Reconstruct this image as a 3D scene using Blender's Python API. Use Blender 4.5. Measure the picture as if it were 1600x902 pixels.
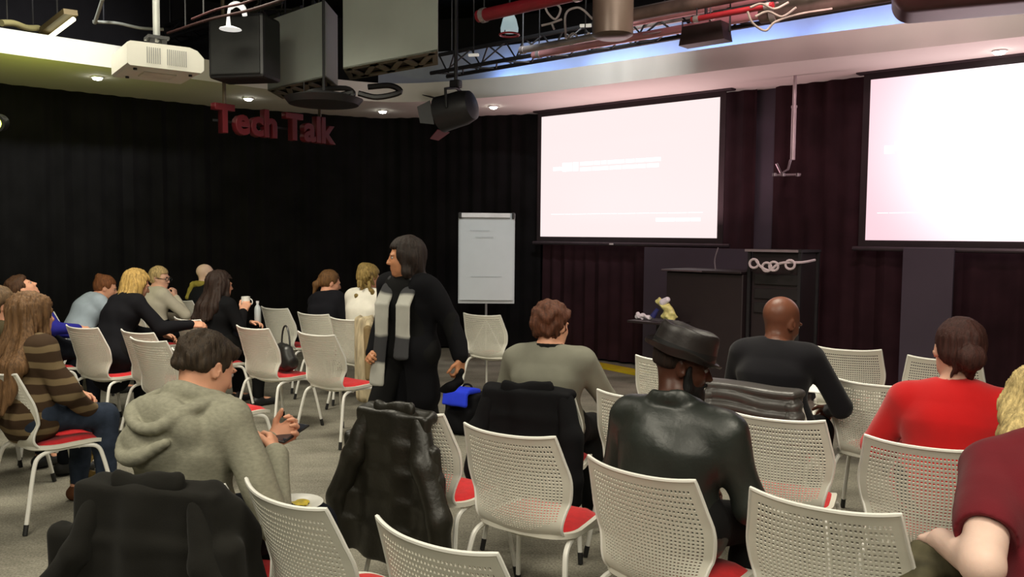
import bpy, bmesh, math, random
import numpy as np
from mathutils import Vector, Matrix, Euler

for o in list(bpy.data.objects):
    bpy.data.objects.remove(o, do_unlink=True)
scene = bpy.context.scene
col = scene.collection
PI = math.pi
R_ = math.radians

# ------------------------------------------------------------------ camera
F_PX = 1300.0
CAM_H = 1.62
cam_d = bpy.data.cameras.new('camera')
cam_d.sensor_width = 36.0
cam_d.lens = 36.0 * F_PX / 1600.0
cam_d.clip_start = 0.05
cam_d.clip_end = 100
cam = bpy.data.objects.new('camera', cam_d)
col.objects.link(cam)
PITCH, ROLL = 3.65, 0.5
CAM_M = Matrix.Rotation(R_(90 - PITCH), 3, 'X') @ Matrix.Rotation(R_(ROLL), 3, 'Z')
cam.matrix_world = Matrix.Translation((0, 0, CAM_H)) @ CAM_M.to_4x4()
scene.camera = cam

# ------------------------------------------------------------------ world, exposure
world = bpy.data.worlds.new('world')
scene.world = world
world.use_nodes = True
world.node_tree.nodes['Background'].inputs[0].default_value = (0.9, 0.95, 0.85, 1)
world.node_tree.nodes['Background'].inputs[1].default_value = 0.02
scene.view_settings.view_transform = 'Standard'
scene.view_settings.look = 'None'
scene.view_settings.exposure = 0.2
scene.view_settings.gamma = 1.0
scene.view_settings.use_curve_mapping = False

def light(name, kind, loc, power, color=(1, 1, 1), size=1.0, size_y=None, aim=None, spot=60, blend=0.5, spread=None):
    d = bpy.data.lights.new(name, kind)
    d.energy = power
    d.color = color
    if kind == 'AREA':
        d.shape = 'RECTANGLE'
        d.size = size
        d.size_y = size_y or size
        if spread: d.spread = R_(spread)
    elif kind == 'SPOT':
        d.spot_size = R_(spot)
        d.spot_blend = blend
        d.shadow_soft_size = size
    else:
        d.shadow_soft_size = size
    o = bpy.data.objects.new(name, d)
    col.objects.link(o)
    o.location = loc
    if aim is not None:
        o.rotation_euler = (Vector(aim) - Vector(loc)).to_track_quat('-Z', 'Y').to_euler()
    return o

# ------------------------------------------------------------------ lamps of the room (large, out of the picture above the seats)
WARM = (1.0, 0.93, 0.76)
light('house_light', 'AREA', (-2.2, 1.6, 3.95), 88, WARM, 1.6, 1.6, aim=(-2.0, 3.0, 0))
light('house_light', 'AREA', (1.6, 0.9, 3.95), 86, WARM, 1.6, 1.6, aim=(1.6, 2.6, 0))
light('house_light', 'AREA', (-2.6, 5.6, 3.75), 82, WARM, 1.4, 1.4, aim=(-2.7, 6.0, 0), spread=130)
light('house_light', 'AREA', (1.2, 4.9, 3.75), 42, WARM, 1.4, 1.4, aim=(1.2, 5.4, 0), spread=110)
light('house_light', 'AREA', (-0.4, -1.6, 3.6), 60, WARM, 1.6, 1.6, aim=(-0.8, 5.0, 1.6))

# added spots, no fittings: they brighten the white bulkhead and the room's front
for (p, q, pw, c) in (((-3.0, 5.6, 4.3), (-4.75, 8.3, 3.4), 620, (0.96, 0.96, 1.0)), ((-0.2, 7.2, 4.3), (-1.6, 10.4, 3.4), 60, (1, 0.93, 0.86)),
                      ((0.3, 6.6, 4.3), (0.6, 9.6, 3.4), 75, (0.82, 0.92, 1.0)), ((0.6, 6.4, 4.3), (0.95, 9.15, 3.38), 300, (1, 0.98, 0.97)), ((2.6, 4.8, 4.3), (4.0, 7.2, 3.3), 70, (1, 0.86, 0.80))):
    light('added_bulkhead_wash', 'SPOT', p, pw, c, 0.12, aim=q, spot=52, blend=1.0)
light('added_front_wash', 'SPOT', (0.2, 6.8, 3.9), 150, (0.95, 0.98, 1.0), 0.15, aim=(-0.3, 9.8, 1.35), spot=30, blend=0.9)  # added spot that brightens the flipchart
light('added_front_wash', 'SPOT', (2.0, 4.5, 3.95), 340, (1.0, 0.62, 0.66), 0.25, aim=(3.2, 9.0, 1.9), spot=84, blend=1.0)  # added pink spot, stands in for lens glare over the front wall

# added upward area lights, standing in for screen light on the bulkhead underside
for p in ((1.35, 9.75, 1.75), (4.55, 7.0, 1.75)):
    o = light('added_screen_bounce', 'AREA', p, 26, (1.0, 0.60, 0.64), 2.2, 0.25)
    o.rotation_euler = (PI, 0, math.atan2(-0.6587, 0.7524))

# ------------------------------------------------------------------ pixel -> point of the room (distances in metres)
def ray(x, y):
    return CAM_M @ Vector(((x - 800) / F_PX, -(y - 451) / F_PX, -1.0))
def at(x, y, Y):
    r = ray(x, y); r = r * (Y / r.y)
    return Vector((r.x, r.y, r.z + CAM_H))
def atz(x, y, z):
    r = ray(x, y); r = r * ((z - CAM_H) / r.z)
    return Vector((r.x, r.y, z))

# ------------------------------------------------------------------ materials
MATS = {}
def lin(c):
    return tuple((v / 12.92 if v <= 0.04045 else ((v + 0.055) / 1.055) ** 2.4) for v in c)
def hexc(h):
    h = h.lstrip('#')
    return lin(tuple(int(h[i:i + 2], 16) / 255 for i in (0, 2, 4)))
def mat(name, color, rough=0.6, metal=0.0, var=0.12, scale=8.0, bump=0.0, bscale=60.0, stretch=(1, 1, 1),
        emit=None, estr=0.0, spec=0.5, sheen=0.0, coat=0.0, bdist=0.002):
    if name in MATS: return MATS[name]
    m = bpy.data.materials.new(name); m.use_nodes = True
    nt = m.node_tree; N = nt.nodes; L = nt.links
    b = N['Principled BSDF']
    if isinstance(color, str): color = hexc(color)
    b.inputs['Roughness'].default_value = rough
    b.inputs['Metallic'].default_value = metal
    b.inputs['Specular IOR Level'].default_value = spec
    if sheen: b.inputs['Sheen Weight'].default_value = sheen
    if coat: b.inputs['Coat Weight'].default_value = coat
    tc = N.new('ShaderNodeTexCoord'); mp = N.new('ShaderNodeMapping')
    mp.inputs['Scale'].default_value = stretch
    L.new(tc.outputs['Object'], mp.inputs['Vector'])
    nz = N.new('ShaderNodeTexNoise'); nz.inputs['Scale'].default_value = scale; nz.inputs['Detail'].default_value = 5
    L.new(mp.outputs[0], nz.inputs['Vector'])
    cr = N.new('ShaderNodeValToRGB')
    cr.color_ramp.elements[0].position = 0.3; cr.color_ramp.elements[1].position = 0.7
    cr.color_ramp.elements[0].color = tuple(max(0, v * (1 - var)) for v in color) + (1,)
    cr.color_ramp.elements[1].color = tuple(min(1, v * (1 + var)) for v in color) + (1,)
    L.new(nz.outputs[0], cr.inputs[0]); L.new(cr.outputs[0], b.inputs['Base Color'])
    if bump:
        n2 = N.new('ShaderNodeTexNoise'); n2.inputs['Scale'].default_value = bscale; n2.inputs['Detail'].default_value = 4
        L.new(mp.outputs[0], n2.inputs['Vector'])
        bp = N.new('ShaderNodeBump'); bp.inputs['Strength'].default_value = bump; bp.inputs['Distance'].default_value = bdist
        L.new(n2.outputs[0], bp.inputs['Height']); L.new(bp.outputs[0], b.inputs['Normal'])
    if emit is not None:
        b.inputs['Emission Color'].default_value = tuple(emit) + (1,)
        b.inputs['Emission Strength'].default_value = estr
    m['ramp'] = cr.name
    MATS[name] = m
    return m

# ------------------------------------------------------------------ object helpers
def link(name, me, m=None, parent=None, smooth=False):
    o = bpy.data.objects.new(name, me)
    col.objects.link(o)
    if m is not None:
        if isinstance(m, (list, tuple)):
            for q in m: me.materials.append(q)
        else: me.materials.append(m)
    if parent is not None: o.parent = parent
    if smooth:
        me.polygons.foreach_set('use_smooth', [True] * len(me.polygons))
    return o
def tag(o, label, cat, group=None, kind=None):
    o['label'] = label; o['category'] = cat
    if group: o['group'] = group
    if kind: o['kind'] = kind
    return o
def thing(name, label, cat, loc=(0, 0, 0), rz=0.0, group=None):
    o = bpy.data.objects.new(name, None); col.objects.link(o)
    o.empty_display_size = 0.1
    o.location = loc; o.rotation_euler = (0, 0, rz)
    return tag(o, label, cat, group)

class MB:
    """collects shapes into one mesh"""
    def __init__(self): self.v = []; self.f = []; self.mi = []
    def add(self, vs, fs, mi=0):
        n = len(self.v); self.v += [tuple(v) for v in vs]
        self.f += [tuple(i + n for i in f) for f in fs]; self.mi += [mi] * len(fs)
        return self
    def box(self, c, s, M=None, bev=0.0, mi=0):
        x, y, z = s[0] / 2, s[1] / 2, s[2] / 2
        if bev <= 0:
            vs = [Vector((a * x, b * y, d * z)) for a in (-1, 1) for b in (-1, 1) for d in (-1, 1)]
            fs = [(0, 1, 3, 2), (4, 6, 7, 5), (0, 4, 5, 1), (2, 3, 7, 6), (0, 2, 6, 4), (1, 5, 7, 3)]
        else:
            bm = bmesh.new(); bmesh.ops.create_cube(bm, size=1)
            for v in bm.verts: v.co = Vector((v.co.x * s[0], v.co.y * s[1], v.co.z * s[2]))
            bmesh.ops.bevel(bm, geom=list(bm.edges), offset=bev, segments=2, affect='EDGES', profile=0.5)
            bm.verts.index_update(); vs = [v.co.copy() for v in bm.verts]
            fs = [tuple(v.index for v in f.verts) for f in bm.faces]; bm.free()
        if M is not None: vs = [M @ v for v in vs]
        c = Vector(c)
        return self.add([v + c for v in vs], fs, mi)
    def tube(self, pts, r, n=10, cap=True, mi=0):
        pts = [Vector(p) for p in pts]
        rs = r if isinstance(r, (list, tuple)) else [r] * len(pts)
        rings = []; up = None
        for i, p in enumerate(pts):
            t = (pts[min(i + 1, len(pts) - 1)] - pts[max(i - 1, 0)]).normalized()
            if up is None:
                up = Vector((0, 0, 1)) if abs(t.z) < 0.9 else Vector((1, 0, 0))
            a = (up - t * up.dot(t)).normalized(); up = a; b = t.cross(a)
            rings.append([p + (a * math.cos(k * 2 * PI / n) + b * math.sin(k * 2 * PI / n)) * rs[i] for k in range(n)])
        vs = [v for rg in rings for v in rg]; fs = []
        for i in range(len(pts) - 1):
            for k in range(n):
                fs.append((i * n + k, i * n + (k + 1) % n, (i + 1) * n + (k + 1) % n, (i + 1) * n + k))
        if cap:
            fs.append(tuple(range(n))[::-1]); fs.append(tuple((len(pts) - 1) * n + k for k in range(n)))
        return self.add(vs, fs, mi)
    def lathe(self, prof, n=20, c=(0, 0, 0), M=None, mi=0):
        vs = []; fs = []
        for (r, z) in prof:
            for k in range(n):
                v = Vector((r * math.cos(2 * PI * k / n), r * math.sin(2 * PI * k / n), z))
                if M is not None: v = M @ v
                vs.append(v + Vector(c))
        for i in range(len(prof) - 1):
            for k in range(n):
                fs.append((i * n + k, i * n + (k + 1) % n, (i + 1) * n + (k + 1) % n, (i + 1) * n + k))
        fs.append(tuple(range(n))[::-1]); fs.append(tuple((len(prof) - 1) * n + k for k in range(n)))
        return self.add(vs, fs, mi)
    def prism(self, poly, d, M=None, c=(0, 0, 0), mi=0):
        """poly (x,z) extruded along y from 0 to d"""
        n = len(poly); c = Vector(c)
        vs = [Vector((x, 0, z)) for x, z in poly] + [Vector((x, d, z)) for x, z in poly]
        if M is not None: vs = [M @ v for v in vs]
        fs = [tuple(range(n)), tuple(range(2 * n - 1, n - 1, -1))] + [(k, k + n, (k + 1) % n + n, (k + 1) % n) for k in range(n)]
        return self.add([v + c for v in vs], fs, mi)
    def mesh(self, name):
        me = bpy.data.meshes.new(name)
        me.from_pydata([tuple(v) for v in self.v], [], self.f)
        if any(self.mi): me.polygons.foreach_set('material_index', self.mi)
        bm = bmesh.new(); bm.from_mesh(me)
        bmesh.ops.recalc_face_normals(bm, faces=bm.faces); bm.to_mesh(me); bm.free()
        return me
    def build(self, name, m, parent=None, smooth=False, loc=None):
        me = self.mesh(name)
        o = link(name, me, m, parent)
        if smooth: shade_auto(me)
        if loc is not None: o.location = loc
        return o
def shade_auto(me, deg=40):
    me.polygons.foreach_set('use_smooth', [True] * len(me.polygons))
    bm = bmesh.new(); bm.from_mesh(me)
    c = R_(deg)
    for e in bm.edges:
        if len(e.link_faces) == 2 and e.calc_face_angle(0) > c: e.smooth = False
    bm.to_mesh(me); bm.free()
def centred(o):
    """moves a root mesh's origin to its base so that it stands at its place"""
    me = o.data; n = len(me.vertices)
    a = np.empty(n * 3); me.vertices.foreach_get('co', a); a = a.reshape(-1, 3)
    c = np.array([(a[:, 0].min() + a[:, 0].max()) / 2, (a[:, 1].min() + a[:, 1].max()) / 2, a[:, 2].min()])
    me.vertices.foreach_set('co', (a - c).ravel()); o.location = c; me.update()
    return o
def rotz(a): return Matrix.Rotation(a, 3, 'Z')
def spline(pts, n=6):
    pts = [Vector(p) for p in pts]; out = []
    P = [pts[0] * 2 - pts[1]] + pts + [pts[-1] * 2 - pts[-2]]
    for i in range(1, len(P) - 2):
        for k in range(n):
            t = k / n
            out.append(0.5 * ((2 * P[i]) + (P[i + 1] - P[i - 1]) * t + (2 * P[i - 1] - 5 * P[i] + 4 * P[i + 1] - P[i + 2]) * t * t
                              + (3 * P[i] - P[i - 1] - 3 * P[i + 1] + P[i + 2]) * t ** 3))
    out.append(pts[-1]); return out
# ================================================================== THE SETTING
WD = Vector((0.7524, -0.6587, 0))            # along the screen wall, to the right
WN = Vector((0.6587, 0.7524, 0))             # into the screen wall
WALL_D = 8.85
SOF = 3.27
M_curtain = mat('black_curtain', (0.0075, 0.007, 0.0075), rough=0.95, spec=0.1, var=0.3, scale=3, bump=0.3, bscale=200)
M_curtain_r = mat('glare_tinted_curtain', (0.028, 0.0115, 0.015), rough=0.9, spec=0.15, var=0.3, scale=3, bump=0.3, bscale=200)  # dark curtain; part of the wine tint is lens glare put into the colour
M_wall = mat('dark_wall_paint', (0.010, 0.009, 0.010), rough=0.8, spec=0.2)
M_ceil = mat('dark_ceiling_paint', (0.012, 0.012, 0.011), rough=0.9, spec=0.1, var=0.4)
M_plaster = mat('white_plaster', (0.62, 0.60, 0.55), rough=0.85, var=0.03, scale=2)
M_panel = mat('slate_panel', (0.055, 0.042, 0.062), rough=0.7, var=0.08, scale=2)
M_black = mat('black_metal', (0.012, 0.012, 0.013), rough=0.5, var=0.2)
M_blackp = mat('black_plastic', (0.015, 0.014, 0.014), rough=0.42, var=0.2)

# carpet floor: loops of two tones with faint tile blotches
def carpet():
    m = bpy.data.materials.new('grey_carpet'); m.use_nodes = True
    nt = m.node_tree; N = nt.nodes; L = nt.links; b = N['Principled BSDF']
    b.inputs['Roughness'].default_value = 0.97; b.inputs['Specular IOR Level'].default_value = 0.1
    tc = N.new('ShaderNodeTexCoord')
    mp = N.new('ShaderNodeMapping'); mp.inputs['Rotation'].default_value = (0, 0, R_(-42)); mp.inputs['Scale'].default_value = (1.0, 1.8, 1)
    L.new(tc.outputs['Object'], mp.inputs[0])
    n1 = N.new('ShaderNodeTexNoise'); n1.inputs['Scale'].default_value = 1.6; n1.inputs['Detail'].default_value = 6; n1.inputs['Roughness'].default_value = 0.65
    L.new(mp.outputs[0], n1.inputs['Vector'])
    n2 = N.new('ShaderNodeTexNoise'); n2.inputs['Scale'].default_value = 90; n2.inputs['Detail'].default_value = 3
    L.new(tc.outputs['Object'], n2.inputs['Vector'])
    c1 = N.new('ShaderNodeValToRGB'); c1.color_ramp.elements[0].position = 0.36; c1.color_ramp.elements[1].position = 0.62
    c1.color_ramp.elements[0].color = (0.18, 0.168, 0.135, 1); c1.color_ramp.elements[1].color = (0.28, 0.265, 0.215, 1)
    L.new(n1.outputs[0], c1.inputs[0])
    c2 = N.new('ShaderNodeValToRGB'); c2.color_ramp.elements[0].color = (0.62, 0.62, 0.62, 1); c2.color_ramp.elements[1].color = (1.25, 1.25, 1.25, 1)
    c2.color_ramp.elements[0].position = 0.3; c2.color_ramp.elements[1].position = 0.7
    L.new(n2.outputs[0], c2.inputs[0])
    mx = N.new('ShaderNodeMix'); mx.data_type = 'RGBA'; mx.blend_type = 'MULTIPLY'; mx.inputs[0].default_value = 1
    L.new(c1.outputs[0], mx.inputs[6]); L.new(c2.outputs[0], mx.inputs[7]); L.new(mx.outputs[2], b.inputs['Base Color'])
    bp = N.new('ShaderNodeBump'); bp.inputs['Strength'].default_value = 0.6; bp.inputs['Distance'].default_value = 0.004
    L.new(n2.outputs[0], bp.inputs['Height']); L.new(bp.outputs[0], b.inputs['Normal'])
    return m
M_carpet = carpet()

def struct(o): o['kind'] = 'structure'; return o
E0 = Vector((0.39, 11.40, 0)); E1 = E0 + WD * 13.5
CURV = [Vector((-9.8, 6.05, 0)), Vector((-5.8, 9.4, 0)), Vector((-3.83, 11.06, 0)), Vector((-1.9, 12.0, 0)), Vector((-0.9, 11.78, 0)), E0]
OUT = 0.35
def outp(p, k=OUT):   # push outward from the room
    c = Vector((0.5, 3.0, 0)); d = (p - c).normalized(); return p + d * k
ring = [outp(p) for p in CURV] + [E1 + WN * OUT, Vector((9.2, -3.2, 0)), Vector((-9.8, -3.2, 0))]
def wall_strip(name, pts, z0, z1, m, th=0.12):
    mb = MB()
    for a, b in zip(pts[:-1], pts[1:]):
        d = (b - a).normalized(); n = Vector((-d.y, d.x, 0)) * th
        vs = [a, b, b + n, a + n]
        vv = [Vector((p.x, p.y, z)) for z in (z0, z1) for p in vs]
        mb.add(vv, [(0, 1, 2, 3), (4, 5, 6, 7), (0, 1, 5, 4), (2, 3, 7, 6), (1, 2, 6, 5), (3, 0, 4, 7)])
    return struct(mb.build(name, m))
CEIL = 4.7
wall_strip('wall_left', ring[0:4], 0, CEIL, M_wall)
wall_strip('wall_front', ring[3:7], 0, CEIL, M_wall)
wall_strip('wall_right', ring[6:8], 0, CEIL, M_wall)
wall_strip('wall_back', ring[7:9], 0, CEIL, M_wall)
wall_strip('wall_side', [ring[8], ring[0]], 0, CEIL, M_wall)
mb = MB(); poly = [(p.x, p.y) for p in ring]
mb.add([(x, y, 0) for x, y in poly] + [(x, y, -0.1) for x, y in poly],
       [tuple(range(len(poly))), tuple(range(len(poly), 2 * len(poly)))[::-1]] + [(k, k + len(poly), (k + 1) % len(poly) + len(poly), (k + 1) % len(poly)) for k in range(len(poly))])
struct(mb.build('floor', M_carpet))
mb = MB()
mb.add([(x, y, CEIL) for x, y in poly] + [(x, y, CEIL + 0.1) for x, y in poly],
       [tuple(range(len(poly))), tuple(range(len(poly), 2 * len(poly)))[::-1]] + [(k, k + len(poly), (k + 1) % len(poly) + len(poly), (k + 1) % len(poly)) for k in range(len(poly))])
struct(mb.build('ceiling', M_ceil))

def onwall(x, y, off=0.0):
    r = ray(x, y); o = Vector((0, 0, CAM_H)); t = (WALL_D - off) / (r.x * WN.x + r.y * WN.y)
    return o + r * t
GAP0 = (onwall(1179, 300) - E0).dot(WD); GAP1 = (onwall(1207, 300) - E0).dot(WD)
print('gap', GAP0, GAP1)
# curtains with real folds
def curtain(pts, z0, z1, step=0.035, amp=0.024, per=0.19, seed=1):
    rnd = random.Random(seed)
    L = [0]
    for a, b in zip(pts[:-1], pts[1:]): L.append(L[-1] + (b - a).length)
    n = int(L[-1] / step); vs = []; rows = [z0, (z0 + z1) / 2, z1]
    ph = rnd.random() * 6
    for i in range(n + 1):
        s = L[-1] * i / n
        k = max(j for j in range(len(pts) - 1) if L[j] <= s + 1e-6)
        t = (s - L[k]) / (L[k + 1] - L[k]); p = pts[k].lerp(pts[k + 1], t)
        d = (pts[k + 1] - pts[k]).normalized(); nn = Vector((-d.y, d.x, 0))
        for j, z in enumerate(rows):
            o = amp * (1.1 - 0.35 * j / 2) * math.sin(2 * PI * s / per + ph + 1.3 * math.sin(s * 1.7 + j * 0.3)) + 0.012 * math.sin(s * 23 + j)
            q = p + nn * o; vs.append((q.x, q.y, z))
    fs = []
    for i in range(n):
        for j in range(2):
            a = i * 3 + j; fs.append((a, a + 3, a + 4, a + 1))
    return MB().add(vs, fs)
c = curtain(CURV, 0.03, SOF + 0.1, seed=2).build('stage_curtain', M_curtain, smooth=True)
tag(c, 'long black folded curtain covering the left wall up to the white bulkhead', 'curtain')
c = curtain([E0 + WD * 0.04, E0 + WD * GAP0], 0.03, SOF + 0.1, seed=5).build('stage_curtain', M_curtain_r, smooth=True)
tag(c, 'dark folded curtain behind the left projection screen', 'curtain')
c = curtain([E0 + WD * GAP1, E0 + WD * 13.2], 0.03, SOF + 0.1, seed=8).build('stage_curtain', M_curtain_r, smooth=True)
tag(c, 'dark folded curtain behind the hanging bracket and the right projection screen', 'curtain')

# bulkhead ring: underside, lit fascia; cove behind it on the screen side
FAS = [Vector((-9.3, 2.6, 0)), Vector((-6.3, 6.3, 0)), Vector((-4.8, 7.8, 0)), Vector((-4.12, 8.44, 0)), Vector((-3.0, 9.5, 0)), Vector((-2.1, 10.3, 0)), Vector((-1.3, 10.5, 0)), Vector((0, 9.93, 0)),
       Vector((1.25, 8.98, 0)), Vector((2.47, 8.03, 0)), Vector((4.2, 6.83, 0)), Vector((8.6, 3.6, 0))]
FASs = [Vector(p) for p in spline(FAS, 5)]
WALLS = [outp(p, 0.2) for p in CURV] + [E1 + WN * 0.2]
def soffit():
    mb = MB(); n = len(FASs)
    H1 = 3.50
    # matching outer points by ray from the room's middle
    cen = Vector((0.3, 2.0, 0)); outer = []
    for p in FASs:
        d = (p - cen).normalized(); best = None
        for a, b in zip(WALLS[:-1], WALLS[1:]):
            e = b - a; den = d.x * e.y - d.y * e.x
            if abs(den) < 1e-9: continue
            t = ((a.x - cen.x) * e.y - (a.y - cen.y) * e.x) / den
            u = ((a.x - cen.x) * d.y - (a.y - cen.y) * d.x) / den
            if t > 0 and -0.0001 <= u <= 1.0001 and (best is None or t < best): best = t
        if best is None: best = (p - cen).length + 1.2
        outer.append(cen + d * best)
    for p in FASs: mb.v.append((p.x, p.y, SOF))
    for p in FASs: mb.v.append((p.x, p.y, H1))
    for p in outer: mb.v.append((p.x, p.y, SOF))
    for p, q in zip(FASs, outer):
        r = p.lerp(q, 0.12); mb.v.append((r.x, r.y, H1))
    for i in range(n - 1):
        for a, b in ((0, 1), (1, 3), (0, 2)):
            mb.f.append((a * n + i, a * n + i + 1, b * n + i + 1, b * n + i)); mb.mi.append(0)
        mb.f.append((3 * n + i, 3 * n + i + 1, 2 * n + i + 1, 2 * n + i)); mb.mi.append(0)
    return mb, outer
mb, OUTER = soffit()
struct(mb.build('trim_1', M_plaster)); shade_auto(bpy.data.objects['trim_1'].data)
# set-back upper band above the screen side, washed by the cove light
mb = MB()
up = [p + (q - p).normalized() * 0.55 for p, q in zip(FASs, OUTER)]
k0 = 28
pts = up[k0:]
for p in pts: mb.v.append((p.x, p.y, 3.42))
for p in pts: mb.v.append((p.x, p.y, 3.98))
for i in range(len(pts) - 1):
    mb.f.append((i, i + 1, len(pts) + i + 1, len(pts) + i)); mb.mi.append(0)
struct(mb.build('trim_2', mat('blue_grey_paint', (0.30, 0.32, 0.38), rough=0.85, var=0.03), smooth=True))
# cove light strips lying behind the lip
for i in range(8):
    base = Vector((0.15, 9.82, 0)).lerp(Vector((7.2, 4.65, 0)), i / 7)
    best = min(range(len(FASs)), key=lambda j: (FASs[j] - base).length)
    b0 = base + (OUTER[best] - FASs[best]).normalized() * 0.26
    b0.z = 3.50
    t = (b0 + WN * 0.30); t.z = 3.66
    light('cove_light', 'AREA', b0, 7.5, (0.30, 0.50, 1.0), 1.1, 0.05, aim=t)

# tall narrow slate panel between the curtains
pA = None
def onwall(x, y, off=0.0):
    r = ray(x, y); o = Vector((0, 0, CAM_H)); t = (WALL_D - off) / (r.x * WN.x + r.y * WN.y)
    return o + r * t
a = onwall(1172, 300, -0.10); b = onwall(1214, 300, -0.10)
mb = MB(); mb.box(((a.x + b.x) / 2, (a.y + b.y) / 2, SOF / 2), ((b - a).length + 0.05, 0.06, SOF), M=rotz(math.atan2(WD.y, WD.x)))
struct(mb.build('trim_3', M_panel))

# yellow strip on the floor before the curtain
A = atz(801, 545, 0.01); B = atz(1010, 586, 0.01)
d = (B - A).normalized(); n = Vector((-d.y, d.x, 0)) * 0.11
mb = MB()
N_ = 14
for i in range(N_ + 1):
    p = A.lerp(B, i / N_); w = 0.01 * math.sin(i * 1.9)
    for s, z in ((-1, 0.002), (-1, 0.03), (1, 0.03), (1, 0.002)):
        q = p + n * (s + w * 3); mb.v.append((q.x, q.y, z))
for i in range(N_):
    for k in range(3): mb.f.append((i * 4 + k, i * 4 + k + 1, (i + 1) * 4 + k + 1, (i + 1) * 4 + k)); mb.mi.append(0)
o = mb.build('floor_strip', mat('yellow_strip', hexc('#c9b21c'), rough=0.6)); tag(o, 'long yellow strip on the carpet along the foot of the curtain', 'strip')

# ================================================================== PROJECTION SCREENS
def screen(tl, tr, br, bl, label, col_, estr, hot=None, textrows=None, xr=None):
    off = 0.25
    P = [onwall(*q, off) for q in (tl, tr, br, bl)]
    z1 = (P[0].z + P[1].z) / 2; z0 = (P[2].z + P[3].z) / 2
    s0 = (P[0] + P[3]).dot(WD) / 2; s1 = (P[1] + P[2]).dot(WD) / 2
    W = s1 - s0; H = z1 - z0
    org = WD * s0 + WN * (WALL_D - off); org.z = z0
    t = thing('projection_screen', label, 'screen', org, math.atan2(WD.y, WD.x))
    print('screen', W, H, z0)
    m = bpy.data.materials.new('slide_' + str(len(bpy.data.materials))); m.use_nodes = True
    nt = m.node_tree; N = nt.nodes; L = nt.links; b = N['Principled BSDF']
    b.inputs['Base Color'].default_value = (0.02, 0.02, 0.02, 1); b.inputs['Roughness'].default_value = 0.9; b.inputs['Specular IOR Level'].default_value = 0
    if hot:  # projector hotspot painted into the emission, whiter towards one point
        tc = N.new('ShaderNodeTexCoord'); vm = N.new('ShaderNodeVectorMath'); vm.operation = 'DISTANCE'
        vm.inputs[1].default_value = (hot[0] * W, 0, hot[1] * H)
        L.new(tc.outputs['Object'], vm.inputs[0])
        mr = N.new('ShaderNodeMapRange'); mr.interpolation_type = 'SMOOTHSTEP'; mr.inputs[1].default_value = hot[2]; mr.inputs[2].default_value = hot[3]; mr.inputs[3].default_value = 1; mr.inputs[4].default_value = 0
        L.new(vm.outputs['Value'], mr.inputs[0])
        mx = N.new('ShaderNodeMix'); mx.data_type = 'RGBA'; mx.inputs[6].default_value = tuple(col_) + (1,); mx.inputs[7].default_value = (1.7, 1.62, 1.66, 1)
        L.new(mr.outputs[0], mx.inputs[0]); L.new(mx.outputs[2], b.inputs['Emission Color'])
    else:
        b.inputs['Emission Color'].default_value = tuple(col_) + (1,)
    b.inputs['Emission Strength'].default_value = estr
    MB().box((W / 2, 0, H / 2), (W, 0.006, H)).build('slide', m, t)
    fr = MB(); bw = 0.07
    fr.box((W / 2, 0.012, H + bw / 2 + 0.01), (W + 2 * bw, 0.012, bw + 0.02)); fr.box((-bw / 2, 0.012, H / 2), (bw, 0.012, H)); fr.box((W + bw / 2, 0.012, H / 2), (bw, 0.012, H))
    fr.box((W / 2, 0.012, -0.03), (W + 2 * bw, 0.012, 0.06))
    fr.build('border', mat('screen_border', (0.02, 0.012, 0.015), rough=0.8), t)
    MB().tube([(-0.12, 0.0, -0.085), (W + 0.16, 0.0, -0.085)], 0.024, 10).build('weight_bar', mat('bar_metal', (0.06, 0.045, 0.055), rough=0.35, metal=0.3), t, smooth=True)
    MB().box((W * 0.45, -0.027, -0.085), (0.06, 0.004, 0.02)).build('maker_plate', mat('pale_plate', (0.6, 0.55, 0.55)), t)
    MB().box((W / 2, 0.04, H + 0.13), (W + 0.3, 0.12, 0.13), bev=0.02).build('case', mat('screen_case', (0.02, 0.012, 0.015), rough=0.7), t)
    mt = mat('slide_text', (0.1, 0.1, 0.1), rough=0.9, emit=(1.25, 1.25, 1.25), estr=1.0)
    rnd = random.Random(3); mb = MB()
    for (x0, x1, zc, hh) in textrows:
        x = x0
        while x < x1:
            w = rnd.uniform(0.03, 0.11); w = min(w, x1 - x)
            mb.box(((x + w / 2) * W, -0.005, zc * H), (w * W, 0.002, hh * H)); x += w + 0.006
    o = mb.build('slide_text', mt, t); o['kind'] = 'stuff'
    return t
T1 = [(0.08, 0.14, 0.56, 0.03), (0.14, 0.24, 0.57, 0.07), (0.25, 0.71, 0.59, 0.028), (0.25, 0.70, 0.545, 0.028), (0.69, 0.92, 0.135, 0.026), (0.07, 0.93, 0.185, 0.004)]
screen((846, 183), (1124, 152), (1121, 372), (845, 370), 'pull-down projection screen with a pale pink slide, left of the hanging bracket', (1.0, 0.835, 0.83), 0.90, textrows=T1)
T2 = [(0.10, 0.16, 0.56, 0.05), (0.16, 0.70, 0.58, 0.06), (0.07, 0.93, 0.17, 0.004)]
screen((1360, 125), (1640, 93.5), (1636, 378.5), (1353, 375), 'pull-down projection screen at the right edge, glaring white in its middle', (1.0, 0.66, 0.73), 0.92,
       hot=(0.90, 0.60, 0.15, 1.6), textrows=T2)
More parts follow.
